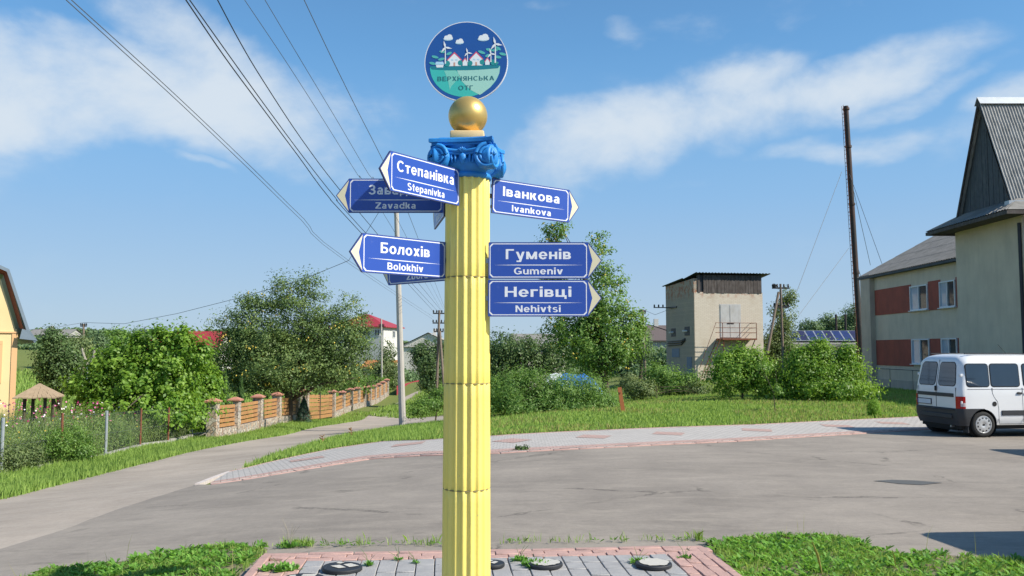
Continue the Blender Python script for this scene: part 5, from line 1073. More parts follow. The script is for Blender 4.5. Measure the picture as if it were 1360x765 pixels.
for (px, py, lb) in ((762, 503, 'blue tarpaulin showing behind the shrubs under the fruit tree'), (738, 501, 'pale blue cover left of the blue tarpaulin behind the shrubs')):
    c = at(px, py, 36); z = gz(c.x, c.y); t = thing('tarpaulin', lb, 'tarpaulin', (c.x, c.y, z)); m = MB(); h = at(px, 496.5, 36).z-z
    n = 7; vs = []; W_ = 1.25 if px > 750 else .7
    for j in range(n):
        for i_ in range(n): u, v = i_/(n-1)*2-1, j/(n-1)*2-1; e = max(abs(u), abs(v)); vs.append((u*W_, v*.9, h*(1-.55*max(0, e-.5)*2)+random.uniform(-.06, .06)))
    m.add(vs, [(j*n+i_, j*n+i_+1, (j+1)*n+i_+1, (j+1)*n+i_) for j in range(n-1) for i_ in range(n-1)]); m.build('cover', 'tarp_blue' if px > 750 else 'tarp_white', t); MB().box((0,0,h*.3), (W_*1.7, 1.5, h*.6)).build('frame', 'dark_metal', t)
# ------------------------------------------------------------------ white van
t = NT(mat('van_paint')); t.bsdf(t.mix(t.noise(t.tc('Object'), 3, 6, .6), (.70, .71, .72), (.78, .785, .79)), .28, 0, None, .5, **{'Coat Weight': .6, 'Coat Roughness': .08})
simple('black_plastic', (.035, .037, .042), .55, var=.25, scale=8); simple('tyre_rubber', (.022, .022, .022), .85, var=.3, scale=20, bump=.3); simple('hubcap', (.52, .53, .54), .38, metal=.45, var=.12, scale=12)
simple('tail_red', (.42, .012, .012), .2, var=.1); simple('tail_clear', (.62, .50, .50), .2, var=.1); simple('plate_white', (.55, .60, .66), .4, var=.05); simple('plate_blue', (.02, .06, .30), .4, var=.05); simple('seam_dark', (.02, .02, .02), .8, var=.1); simple('lamp_glass', (.65, .68, .7), .08, var=.05)
glassmat('van_glass', (.014, .024, .038), .03); MATS['van_glass'].node_tree.nodes['Principled BSDF'].inputs['Specular IOR Level'].default_value = 1.0
def interp(x, pts): return float(np.interp(x, [p[0] for p in pts], [p[1] for p in pts]))
XRp = [(.26,.05),(.40,.0),(.62,.0),(.95,.0),(1.08,.015),(1.62,.11),(1.69,.15),(1.74,.21),(1.775,.32),(1.79,.50)]
XFp = [(.26,3.98),(.45,4.07),(.70,4.04),(.86,3.88),(.98,3.45),(1.08,3.2),(1.35,2.86),(1.62,2.52),(1.69,2.40),(1.74,2.25),(1.775,2.0),(1.79,1.7)]
Wp = [(.26,.79),(.40,.83),(.95,.83),(1.05,.822),(1.60,.768),(1.68,.735),(1.73,.69),(1.765,.60),(1.785,.46),(1.79,.40)]
def vslice(z, grow=0.0, x1=None):
    xr, xf, w = interp(z, XRp)-grow, interp(z, XFp)+grow, interp(z, Wp)+grow; rr = .13+grow+max(0, (z-1.6))*.8; rf = .30; rr = min(rr, w*.8); out = []
    def c(cx, cy, r, a0, a1, n=6): return [(cx+r*math.cos(a0+(a1-a0)*i/n), cy+r*math.sin(a0+(a1-a0)*i/n)) for i in range(n+1)]
    out += c(xr+rr, -w+rr, rr, PI, 1.5*PI); out += [(xr+rr+(xf-rf-xr-rr)*i/12, -w) for i in range(1, 12)]; out += c(xf-rf, -w+rf, rf, 1.5*PI, 2*PI); out += [(xf, -w+rf+(2*w-2*rf)*i/4) for i in range(1, 4)]
    out += c(xf-rf, w-rf, rf, 0, .5*PI); out += [(xf-rf-(xf-rf-xr-rr)*i/12, w) for i in range(1, 12)]; out += c(xr+rr, w-rr, rr, .5*PI, PI); out += [(xr, w-rr-(2*w-2*rr)*i/6) for i in range(1, 6)]
    return [(x, y, z) for x, y in out]
def vbody(zs, grow=0.0):
    m = MB(); rs = [vslice(z, grow) for z in zs]; n = len(rs[0]); m.smooth = True
    m.add([v for r in rs for v in r], [(j*n+i, j*n+(i+1) % n, (j+1)*n+(i+1) % n, (j+1)*n+i) for j in range(len(rs)-1) for i in range(n)]+[tuple(range(n-1, -1, -1)), tuple((len(rs)-1)*n+i for i in range(n))]); return m
WX = (.53, 3.22); WR = .275
def cut(me, tools, name):
    a = bpy.data.objects.new('a', me); COL.objects.link(a); tm = tools.mesh('tool', 'black_plastic'); b = bpy.data.objects.new('b', tm); COL.objects.link(b)
    md = a.modifiers.new('m', 'BOOLEAN'); md.operation = 'DIFFERENCE'; md.object = b; md.solver = 'EXACT'
    r = bpy.data.meshes.new_from_object(a.evaluated_get(bpy.context.evaluated_depsgraph_get())); bpy.data.objects.remove(a); bpy.data.objects.remove(b); r.name = name; return r
def arches(): 
    m = MB()
    for x in WX:
        for s in (-1, 1): m.rev([(WR+.045, 0), (WR+.045, .40)], 36, Matrix.Translation((x, s*.98, .285)) @ Matrix.Rotation(s*PI/2, 4, 'X'))
    return m
def make_van(label, loc, rz, group):
    t = thing('parked_van', label, 'van', loc, rz, group); P = lambda m, n, mt, **k: m.build(n, mt, t, **k)
    zs = [.26,.32,.40,.50,.62,.75,.88,.95,1.05,1.15,1.25,1.35,1.45,1.55,1.60,1.65,1.69,1.72,1.745,1.765,1.78,1.79]
    me = cut(vbody(zs).mesh('body', 'van_paint'), arches(), 'body'); me.polygons.foreach_set('use_smooth', np.ones(len(me.polygons), bool)); me.set_sharp_from_angle(angle=R(35)); body = chadd(t, mkobj('body', me, t))
    # bumpers and lower cladding: rear piece wraps to the wheel arch
    bm_ = vbody([.245,.27,.33,.45,.57,.60,.615], .018); me = cut(bm_.mesh('bumper', 'black_plastic'), MB().bb(.56, 3.2, -2, 2, 0, 1), 'bumper'); me = cut(me, arches(), 'bumper')
    for nm, keep in (('rear_bumper', lambda x: x < 1.5), ('front_bumper', lambda x: x > 1.5)):
        b2 = bmesh.new(); b2.from_mesh(me); bmesh.ops.delete(b2, geom=[v for v in b2.verts if not keep(v.co.x)], context='VERTS'); m2 = bpy.data.meshes.new(nm); b2.to_mesh(m2); b2.free(); m2.materials.append(MATS['black_plastic'])
        m2.polygons.foreach_set('use_smooth', np.ones(len(m2.polygons), bool)); m2.set_sharp_from_angle(angle=R(35)); chadd(t, mkobj(nm, m2, t))
    m = MB(); m.box((-.022, 0, .44), (.05, 1.15, .10)); m.box((-.015, 0, .585), (.06, 1.30, .035)); P(m, 'bumper_lip', 'black_plastic', bevel=.012)
    m = MB(); m.bb(.10, 3.9, -.70, .70, .17, .258); m.bb(.15, .55, -.5, .5, .12, .2); P(m, 'underbody', 'seam_dark')
    m = MB(); m.smooth = True; m.tube([(.02,-.45,.22),(.25,-.45,.22)], .025, 10); P(m, 'exhaust', 'steel')
    for s in (-1, 1):
        m = MB(); m.bb(.96, 2.87, s*.838-.010, s*.838+.010, .47, .575); P(m, 'side_strip', 'black_plastic', bevel=.006)
    def side_pane(x0, x1, z0, z1, s, rad_, off, nm, mt, par, slant=0.0):
        c = []; 
        for cx, cz, a0 in ((x1-rad_, z1-rad_, 0), (x0+rad_, z1-rad_, PI/2), (x0+rad_, z0+rad_, PI), (x1-rad_, z0+rad_, 1.5*PI)):
            for i in range(5): a = a0+PI/2*i/4; c.append((cx+rad_*math.cos(a), cz+rad_*math.sin(a)))
        yy = lambda z: .822+(.768-.822)*(z-1.05)/.55
        m = MB(); n = len(c); m.add([(x-(z-z0)*slant, s*(yy(z)+off), z) for x, z in c]+[(x-(z-z0)*slant, s*(yy(z)-.02), z) for x, z in c], [tuple(range(n))]+[(i, (i+1) % n, n+(i+1) % n, n+i) for i in range(n)])
        return m.build(nm, mt, par)
    for s in (-1, 1):
        for x0, x1, sl in ((.165, .715, 0), (.735, 1.43, 0), (1.50, 2.55, .0)):
            if x0 == 1.50: x1 = 2.42
            f = side_pane(x0, x1, 1.075, 1.585, s, .07, .004, 'window_seal', 'seam_dark', t); side_pane(x0+.018, x1-.018, 1.093, 1.567, s, .055, .009, 'pane', 'van_glass', f)
    # rear door windows
    def rear_pane(y0, y1, z0, z1, rad_, off, nm, mt, par):
        c = []
        for cy, cz, a0 in ((y1-rad_, z1-rad_, 0), (y0+rad_, z1-rad_, PI/2), (y0+rad_, z0+rad_, PI), (y1-rad_, z0+rad_, 1.5*PI)):
            for i in range(6): a = a0+PI/2*i/5; c.append((cy+rad_*math.cos(a), cz+rad_*math.sin(a)))
        n = len(c); X_ = lambda z: .015+.095*(z-1.08)/.54; tp = lambda y, z: y*(1-.12*(z-z0)/(z1-z0))
        m = MB(); m.add([(X_(z)-off, tp(y, z), z) for y, z in c]+[(X_(z)+.02, tp(y, z), z) for y, z in c], [tuple(range(n))]+[(i, (i+1) % n, n+(i+1) % n, n+i) for i in range(n)]); return m.build(nm, mt, par)
    for y0, y1 in ((-.68, -.045), (.045, .68)):
        f = rear_pane(y0, y1, 1.085, 1.615, .10, .004, 'window_seal', 'seam_dark', t); rear_pane(y0+.016, y1-.016, 1.10, 1.60, .085, .009, 'pane', 'van_glass', f)
    m = MB(); m.bb(-.004, .01, -.006, .006, .62, 1.06); m.tube([(.006, 0, 1.06), (.12, 0, 1.66)], .006, 4); m.bb(-.003, .01, -.69, -.682, .62, 1.06); m.bb(-.003, .01, .682, .69, .62, 1.06); P(m, 'rear_door_seam', 'seam_dark')
    P(MB().bb(-.014, .0, -.62, .70, .855, .935), 'rear_strip', 'black_plastic', bevel=.005)
    m = MB(); m.bb(-.030, .0, -.028, .022, .97, 1.08); P(m, 'door_handle', 'seam_dark', bevel=.006)
    for z in (.75, 1.33):
        for s in (-1, 1): P(MB().box((.06+.03*(z > 1), s*(.80 if z < 1 else .755), z), (.06, .05, .06)), 'door_hinge', 'van_paint', bevel=.008)
    pl = P(MB().bb(-.018, -.002, .17, .69, .655, .785), 'number_plate', 'black_plastic'); MB().bb(-.021, -.018, .185, .645, .67, .77).build('plate_face', 'plate_white', t); MB().bb(-.021, -.018, .648, .678, .67, .77).build('plate_band', 'plate_blue', t)
    for s in (-1, 1):
        # tail lights wrap the rounded corner
        def corner(zs_, off, a0, a1):
            m = MB(); m.smooth = True; k = 9; rr = .13+off; V = []
            for z in zs_:
                w = interp(z, Wp); 
                for i in range(k): a = PI+(PI/2)*(a0+(a1-a0)*i/(k-1)); V.append((interp(z, XRp)+.13+rr*math.cos(a), s*(-(-w+.13+rr*math.sin(a))), z))
                
            n = k; F = [(j*n+i, j*n+i+1, (j+1)*n+i+1, (j+1)*n+i) for j in range(len(zs_)-1) for i in range(n-1)]; m.add(V, F); return m
        P(corner([.615,.66], .012, -.05, .95), 'tail_light', 'tail_red', angle=70); P(corner([.66,.74], .012, -.05, .5), 'tail_light', 'tail_red', angle=70); P(corner([.66,.74], .012, .5, .95), 'tail_light', 'tail_clear', angle=70); P(corner([.74,.875], .012, -.05, .95), 'tail_light', 'tail_red', angle=70)
        m = MB(); m.box((.80, s*.8315, .71), (.004, .008, .001)); m.smooth = True
        if s < 0: MB().rev([(.052,0),(.052,.006),(.040,.006),(.040,.002),(.001,.002)], 20, Matrix.Translation((.80, -.829, .715)) @ Matrix.Rotation(PI/2, 4, 'X')).build('fuel_cap', 'seam_dark', t)
        m = MB(); pts = [(.76,1.06),(.76,.95),(.80,.86),(.875,.76),(.895,.60),(.895,.30)]
        for (a, b), (c, d) in zip(pts, pts[1:]): m.tube([(a, s*.829, b), (c, s*.829, d)], .0055, 4)
        for x in (1.47, 2.58): m.tube([(x, s*.829, .32), (x, s*.829, 1.06)], .0055, 4)
        m.tube([(.895, s*.829, .285), (2.9, s*.829, .285)], .006, 4); m.tube([(.18, s*.826, 1.03), (2.5, s*.826, 1.03)], .004, 4); P(m, 'door_seam', 'seam_dark')
        for x in (1.40, 1.58): P(MB().box((x, s*.842, .945), (.13, .03, .045)), 'door_handle', 'black_plastic', bevel=.01)
        m = MB(); m.box((2.52, s*.93, 1.13), (.11, .17, .20)); P(m, 'side_mirror', 'black_plastic', bevel=.03, seg=2)
        P(MB().box((3.93, s*.62, .74), (.22, .26, .17), rz=-s*.35), 'headlight', 'lamp_glass', bevel=.03)
        m = MB(); m.box((1.35, s*.60, 1.795), (2.1, .03, .02)); P(m, 'roof_rail', 'black_plastic')
    m = MB(); m.add([(2.56, -.60, 1.585), (2.56, .60, 1.585), (3.17, .68, 1.10), (3.17, -.68, 1.10)], [(0,1,2,3)]); m.v = [(x+.02, y, z+.015) for x, y, z in m.v]; P(m, 'windscreen', 'van_glass')
    m = MB(); m.box((4.055, 0, .66), (.05, .8, .10)); P(m, 'grille', 'seam_dark')
    for x in WX:
        for s in (-1, 1):
            M = Matrix.Translation((x, s*.74, .275)) @ Matrix.Rotation(s*PI/2, 4, 'X')
            w = thing('wheel', None, None); w.parent = t; CH.setdefault(t.name, []).append(w); 
            m = MB(); m.smooth = True; m.rev([(.17,-.06),(.185,-.082),(.225,-.09),(.262,-.080),(WR,-.06),(WR,.06),(.262,.080),(.225,.09),(.17,.07)], 40, M); m.build('tyre', 'tyre_rubber', w, angle=50)
            m = MB(); m.smooth = True; m.rev([(.19,-.083),(.186,-.092),(.172,-.094),(.165,-.086),(.11,-.094),(.06,-.098),(.045,-.092),(.04,-.090),(.001,-.094)], 40, M, cap=False); m.build('hubcap', 'hubcap', w, angle=50)
            m = MB()
            for k in range(11):
                a = 2*PI*k/11; m.rev([(.001,-.0985),(.016,-.0985)], 8, M @ Matrix.Rotation(a, 4, 'Z') @ Matrix.Translation((.138, 0, .006)) @ Matrix.Scale(1.35, 4, (0, 1, 0)), cap=False)
            m.build('hubcap_slot', 'seam_dark', w)['kind'] = 'stuff'
            MB().rev([(.02,-.0995),(.024,-.0975)], 12, M, cap=True).build('hub_badge', 'seam_dark', w)
            m = MB(); m.smooth = True; m.rev([(WR+.043, -.075), (WR+.043, .12), (.001, .12)], 28, Matrix.Translation((x, s*.74, .285)) @ Matrix.Rotation(s*PI/2, 4, 'X'), cap=False); m.build('wheel_well', 'seam_dark', t)
    m = MB(); m.box((.62, -.78, .14+.05), (.02, .17, .18)); m.box((.62+.2-.03, .0, 2.5), (.001, .001, .001)) if False else None
    P(MB().bb(.185, .205, -.80, -.62, .10, .30), 'mud_flap', 'black_plastic')
    P(MB().tube([(1.9, .2, 1.79), (1.7, .2, 2.0)], .006, 5), 'aerial', 'seam_dark')
    return t
va = R(7.5); vc = at(1277, 582, 18.7); org = (vc.x-.83*math.sin(va)*1, vc.y+.83*math.cos(va), gz(vc.x+.5, 19)+.030)
van = make_van('white panel van with dark rear windows parked beside the office building', org, va, None)
del_ = [k for k in van.keys() if k == 'group']
for k in del_: del van[k]
v2 = copy_tree(van); v2.location = (5.70, 7.05, gz(6.5, 6.5)+.03); v2.rotation_euler = (0, 0, R(4)); v2['label'] = 'added second white van, unseen outside the right edge, there to cast its shadow into view'  # unseen van copy added to cast the lower right shadow; vehicle type assumed
v3 = copy_tree(van); v3.location = (10.6, 14.9, gz(10.5, 14.9)+.03); v3.rotation_euler = (0, 0, R(2)); v3['label'] = 'added third white van, unseen beyond the right edge, there to cast the shadow below the parked van'  # another unseen copy, added for the shadow on the asphalt below the van
yh.rotation_euler.z = R(33)
# ------------------------------------------------------------------ vegetation
def leaf_cards(C, Nn, size, aspect=.55, fold=.25, rng=RNG):
    """C centres, Nn preferred normals; one folded leaf (2 triangles, 4 verts) each"""
    n = len(C); N_ = Nn+rng.normal(0, .55, (n, 3)); N_ /= np.linalg.norm(N_, axis=1, keepdims=True)+1e-9
    A = rng.normal(0, 1, (n, 3)); A[:, 2] -= .4; A -= (A*N_).sum(1, keepdims=True)*N_; A /= np.linalg.norm(A, axis=1, keepdims=True)+1e-9; B = np.cross(N_, A)
    s = size*(rng.uniform(.65, 1.25, (n, 1))); base = C-A*s*.5; tip = C+A*s*.5-N_*s*.12; l = C+B*s*aspect*.5+N_*s*fold*.3; r = C-B*s*aspect*.5+N_*s*fold*.3
    V = np.stack([base, l, tip, r], 1).reshape(-1, 3); i = np.arange(n)*4; return V, np.c_[i, i+1, i+2, i+3]
def crown(lobes, n, size, clump=.35, per=60, shell=.62, aspect=.55, rng=RNG, spray=0.0):
    """leaves gathered in clumps through overlapping ellipsoid lobes (cx,cy,cz,rx,ry,rz,weight)"""
    L = np.array(lobes, float); w = L[:, 6]/L[:, 6].sum(); nc = max(8, n//per); k = rng.choice(len(L), nc, p=w); l = L[k]
    d = rng.normal(0, 1, (nc, 3)); d /= np.linalg.norm(d, axis=1, keepdims=True); rr = (shell+(1.06-shell)*rng.random((nc, 1))**.8)*np.where(rng.random((nc, 1)) < .22, rng.random((nc, 1)), 1)
    rr *= 1+rng.normal(0, .10, (nc, 1))
    cc = l[:, :3]+d*rr*l[:, 3:6]; q = np.repeat(np.arange(nc), per); cs = clump*rng.uniform(.5, 1.3, (nc, 1))
    off = rng.normal(0, 1, (len(q), 3))*np.array([.55, .55, .42])*cs[q]; 
    if spray: off += (d[q]*np.array([1, 1, .5])+np.array([0, 0, .8]))*np.abs(rng.normal(0, spray, (len(q), 1)))
    C = cc[q]+off; off = off; N_ = d[q]*.8+off/np.maximum(cs[q], .05)*.6+np.array([0, 0, .45]); v = np.clip(rng.normal(.42, .20, len(q))+rng.normal(0, .22, nc)[q], 0, 1)
    V, F = leaf_cards(C, N_, size, aspect, rng=rng); return V, F, v, cc
def limb_mesh(m, base, top, r0, targets, n=10, rr=None, bend=.25):
    base, top = Vector(base), Vector(top); mid = base.lerp(top, .5)+Vector((random.uniform(-1, 1), random.uniform(-1, 1), 0))*.06*(top-base).length
    m.tube([base-Vector((0, 0, .2)), base+Vector((0, 0, .0)), base.lerp(mid, .5), mid, top], [r0*1.35, r0*1.15, r0*.95, r0*.75, r0*.4], 8)
    for i in range(min(n, len(targets))):
        tg = Vector(targets[random.randrange(len(targets))]); t = random.uniform(.25, .95); s = base.lerp(top, t); r = r0*(.55-.35*t)
        k = s.lerp(tg, .5)+Vector((random.uniform(-1, 1), random.uniform(-1, 1), random.uniform(0, 1)))*bend*(tg-s).length*.5; m.tube([s, k, tg], [r, r*.65, r*.2], 5, False)
def tree(label, base, lobes, n, size, mt, trunk=(.15, None), cat='tree', name='tree', per=60, clump=.35, group=None, bark='bark', shell=.62, aspect=.55, limbs=14, z=None, spray=0.0, leaves='crown'):
    bx, by = base; z = gz(bx, by) if z is None else z; t = thing(name, label, cat, (bx, by, z), 0, group)
    V, F, v, cc = crown(lobes, n, size, clump, per, shell, aspect, spray=spray); zz = z*0; V[:, 0] -= bx; V[:, 1] -= by; V[:, 2] -= z; V[:, 2] = np.maximum(V[:, 2], .01)
    chadd(t, mkobj(leaves, npmesh(leaves, V, F, mt, v), t))
    m = MB(); tg = [(c[0]-bx, c[1]-by, c[2]-z) for c in cc[:60]]
    top = trunk[1] or (float(np.mean([l[0] for l in lobes]))-bx, float(np.mean([l[1] for l in lobes]))-by, max(l[2] for l in lobes)-z)
    limb_mesh(m, (0, 0, 0), top, trunk[0], tg, limbs); m.build('trunk' if name != 'shrub' else 'stem', bark, t); return t
def lobe(px, py, Y, wpx, hpx, dr=1.0, wt=None):
    p = at(px, py, Y); k = Y/FPX; rx, rz = wpx*k, hpx*k; return (p.x, p.y, p.z, rx, rx*dr, rz, wt or (rx*rx*rz)**.72)
# --- bright leafy tree by the wire fence
Y = 33.5; L = [lobe(182,508,Y,44,30), lobe(138,523,Y,30,24), lobe(214,492,Y,34,24), lobe(165,494,Y,22,16), lobe(232,510,Y,28,30), lobe(108,520,Y,20,16), lobe(190,548,Y,80,26), lobe(208,466,Y,7,28,1,.6), lobe(247,464,Y,8,26,1,.7), lobe(183,470,Y,6,24,1,.5), lobe(228,464,Y,5,28,1,.45), lobe(152,480,Y,8,18,1,.4), lobe(266,474,Y,8,20,1,.45), lobe(130,492,Y,9,18,1,.4)]
tree('large bright green leafy tree spreading behind the wire mesh fence', (at(180,570,Y).x, Y), L, 26000, .155, 'leaf_bright', (.13, None), per=30, clump=.26, aspect=.62, spray=.14)
Y = 37.5; L = [lobe(268,535,Y,26,42), lobe(256,492,Y,24,18), lobe(280,515,Y,14,28), lobe(262,560,Y,30,24), lobe(240,545,Y,20,30)]
tree('bright green climber covered bush at the corner where the plank fence begins', (at(266,575,Y).x, Y), L, 15000, .15, 'leaf_bright', (.07, None), 'bush', 'shrub', per=40, clump=.28, aspect=.7, leaves='foliage')
# --- orchard tree
Y = 47; L = [lobe(350,470,Y,56,46), lobe(400,430,Y,44,40), lobe(440,460,Y,42,50), lobe(380,395,Y,26,26), lobe(320,445,Y,38,38), lobe(300,480,Y,24,34), lobe(385,490,Y,70,30), lobe(345,405,Y,20,20), lobe(465,430,Y,22,36), lobe(412,380,Y,14,16), lobe(455,495,Y,34,22), lobe(340,505,Y,44,20), lobe(330,400,Y,9,12), lobe(478,455,Y,12,20)]
orch = tree('big dark spreading orchard tree specked with yellow fruit behind the plank fence', (at(383,530,Y).x, Y), L, 68000, .135, 'leaf_apple', (.24, (0, 0, 4.2)), per=56, clump=.46, aspect=.5, limbs=26, spray=.12)
def fruit(t, lobes, n, r, mt, parent):
    V, F, v, cc = crown(lobes, n, .1, .3, 3, .8); c = V.reshape(-1, 4, 3).mean(1)-np.array(lm(t).translation); m = MB(); vs = []; fs = []
    for p in c[:n]: b = len(vs); vs += [tuple(p+np.array(d)*r) for d in ((1,0,0),(-1,0,0),(0,1,0),(0,-1,0),(0,0,1),(0,0,-1))]; fs += [(b,b+2,b+4),(b+2,b+1,b+4),(b+1,b+3,b+4),(b+3,b,b+4),(b+2,b,b+5),(b+1,b+2,b+5),(b+3,b+1,b+5),(b,b+3,b+5)]
    m.add(vs, fs); o = m.build('fruit', mt, t); o['kind'] = 'stuff'
simple('fruit_yellow', (.55, .42, .06), .5, var=.2); fruit(orch, L, 330, .055, 'fruit_yellow', orch)
Y = 90; L = [lobe(510,492,Y,15,24), lobe(517,468,Y,9,18), lobe(497,500,Y,14,16), lobe(520,500,Y,12,20)]
tree('loose small tree in front of the crimson roofed house', (at(509,520,Y).x, Y), L, 6500, .22, 'leaf_olive', (.14, None), per=36, clump=.6)
L = [lobe(498,512,86,20,12), lobe(470,512,70,20,12), lobe(518,503,92,9,20)]
tree('yellowish hedge bush behind the far end of the plank fence', (at(495,522,84).x, 84), L, 7000, .20, 'leaf_mid', (.06, None), 'bush', 'shrub', per=40, clump=.4, leaves='foliage')
# conifers
def conifer(label, px, pyb, pyt, Y, wpx, mt, n, size=.09, base=None):
    b = at(px, pyb, Y); tp = at(px, pyt, Y); h = tp.z-gz(b.x, Y); z0 = gz(b.x, Y); w = wpx*Y/FPX; rng = RNG; t_ = rng.random(n)**.75
    a = rng.uniform(0, 2*PI, n); lay_ = np.floor(t_*14+a*.4)/14; r = w*(1-t_)**.85*(.55+.45*rng.random(n)**.5)*(1+.18*np.sin(a*5+t_*30)); C = np.c_[r*np.cos(a), r*np.sin(a), t_*h]; N_ = np.c_[np.cos(a), np.sin(a), np.full(n, .5)]
    V, F = leaf_cards(C, N_, size, .3); t = thing('conifer', label, 'tree', (b.x, Y, z0)); V[:, 2] = np.maximum(V[:, 2], .02); chadd(t, mkobj('crown', npmesh('crown', V, F, mt, np.clip(rng.normal(.45, .25, n), 0, 1)), t)); MB().tube([(0,0,-.1),(0,0,h*.9)], [.07,.015], 6).build('trunk', 'bark', t)
conifer('small blue green spruce standing in front of the gate pillar', 403, 567, 527, 48.5*(1-.03), 12, 'leaf_spruce', 5200, .085)
conifer('narrow bright green thuja behind the plank fence, right one', 319, 560, 500, 42, 10, 'leaf_thuja', 4200); conifer('narrow green thuja at the left end behind the plank fence', 298, 565, 492, 40, 12, 'leaf_thuja', 4200)
# --- background trees on the left
Y = 33; L = [lobe(28,478,Y,18,30), lobe(50,472,Y,12,18), lobe(40,506,Y,22,22), lobe(34,448,Y,8,14,1,.3), lobe(60,486,Y,7,12,1,.3)]
tree('leafy dark tree growing beside the yellow house wall', (at(38,540,Y).x, Y+2.0), [(a, b+2.0, c, d, e, f, g_) for a, b, c, d, e, f, g_ in L], 11000, .11, 'leaf_dark', (.12, None), per=40, clump=.35)
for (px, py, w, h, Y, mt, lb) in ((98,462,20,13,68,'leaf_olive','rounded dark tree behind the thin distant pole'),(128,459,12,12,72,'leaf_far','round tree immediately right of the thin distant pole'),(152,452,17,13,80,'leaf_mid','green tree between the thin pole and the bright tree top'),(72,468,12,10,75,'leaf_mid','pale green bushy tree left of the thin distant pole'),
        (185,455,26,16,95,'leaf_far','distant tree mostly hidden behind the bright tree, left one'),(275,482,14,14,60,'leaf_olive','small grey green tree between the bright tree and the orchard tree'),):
    c = at(px, py, Y); zz = gz(c.x, Y); L = [lobe(px, py, Y, w, h), lobe(px-w*.5, py+h*.5, Y, w*.6, h*.6), lobe(px+w*.5, py+h*.55, Y, w*.6, h*.6), lobe(px+w*.2, py-h*.5, Y, w*.4, h*.45)]
    tree(lb, (c.x, Y), L, 6500, .0028*Y, mt, (.16, None), per=36, clump=.008*Y, limbs=6)
# whitewashed pollards
for (px, pyb, h, Y, lb) in ((92,491,20,62,'left of two whitewashed pollarded tree trunks on the far lawn'),(118,489,24,62,'right of two whitewashed pollarded tree trunks on the far lawn')):
    b = at(px, pyb, Y); z = min(b.z, gz(b.x, Y)+2.5); z = gz(b.x, Y); hh = at(px, pyb-h, Y).z-z; t = thing('pollarded_tree', lb, 'tree', (b.x, Y, z))
    m = MB(); m.tube([(0,0,-.1),(.02,0,hh*.55)], [.22,.18], 8); m.build('trunk', 'whitewash', t); m = MB(); m.tube([(0,0,hh*.5),(-.35,0,hh*.8),(-.6,.1,hh*1.05)], [.14,.10,.07], 6); m.tube([(0,0,hh*.5),(.3,0,hh*.82),(.35,0,hh*1.0)], [.14,.10,.08], 6); m.build('branch', 'bark_pale', t)
# --- right of the lane
Y = 70; L = [lobe(566,478,Y,18,24), lobe(574,498,Y,16,20), lobe(556,470,Y,10,16), lobe(584,470,Y,12,18), lobe(568,512,Y,12,12)]
tree('dark dense bush tree beside the lane behind the wooden utility pole', (at(570,522,Y).x, Y), L, 12000, .16, 'leaf_dark', (.12, None), per=40, clump=.45)
L = [lobe(572,538,44,20,10), lobe(590,530,46,20,13), lobe(556,545,43,12,6), lobe(607,528,45,16,16)]
tree('tangle of green weeds and shrubs at the foot of the wooden utility pole', (at(578,550,44).x, 44), L, 11000, .12, 'leaf_mid', (.04, None), 'bush', 'shrub', per=40, clump=.3, leaves='foliage')
# --- centre: tall fruit tree and shrubs
Y = 33; L = [lobe(800,405,Y,32,42), lobe(772,435,Y,36,36), lobe(818,440,Y,32,40), lobe(795,468,Y,46,30), lobe(742,445,Y,20,22), lobe(790,350,Y,18,26), lobe(812,375,Y,16,22), lobe(792,318,Y,9,17), lobe(806,330,Y,8,12), lobe(735,345,Y,14,40,1,.8), lobe(738,307,Y,12,10,1,.14), lobe(735,385,Y,12,26,1,.4), lobe(838,455,Y,16,24), lobe(846,430,Y,9,16,1,.1)]
ftree = tree('tall fruit tree with thin top shoots and yellow fruit behind the two lower right signs', (at(808,532,Y).x, Y), L, 25000, .115, 'leaf_mid', (.14, (-.4, 0, 4.0)), per=40, clump=.30, limbs=26, spray=.10, bark='bark')
fruit(ftree, L, 260, .045, 'fruit_yellow', ftree)
Y = 37; L = [lobe(672,470,Y,26,26), lobe(705,475,Y,34,30), lobe(660,495,Y,24,26), lobe(735,480,Y,26,24), lobe(640,480,Y,22,26)]
tree('dark green tree just right of the column in front of the pale house', (at(690,530,Y).x, Y), L, 16000, .12, 'leaf_dark', (.12, None), per=40, clump=.4)
Y = 29.5; L = [lobe(675,522,Y,30,25), lobe(712,525,Y,30,26), lobe(748,524,Y,28,25), lobe(782,526,Y,24,23), lobe(700,540,Y,60,12), lobe(770,540,Y,46,10), lobe(695,503,Y,12,12), lobe(640,525,Y,22,26), lobe(805,538,Y,14,12)]
tree('long willowy shrub with narrow leaves along the lawn right of the column', (at(712,550,Y).x, Y), L, 42000, .11, 'leaf_mid', (.03, None), 'bush', 'shrub', per=34, clump=.26, aspect=.26, spray=.12, leaves='foliage')
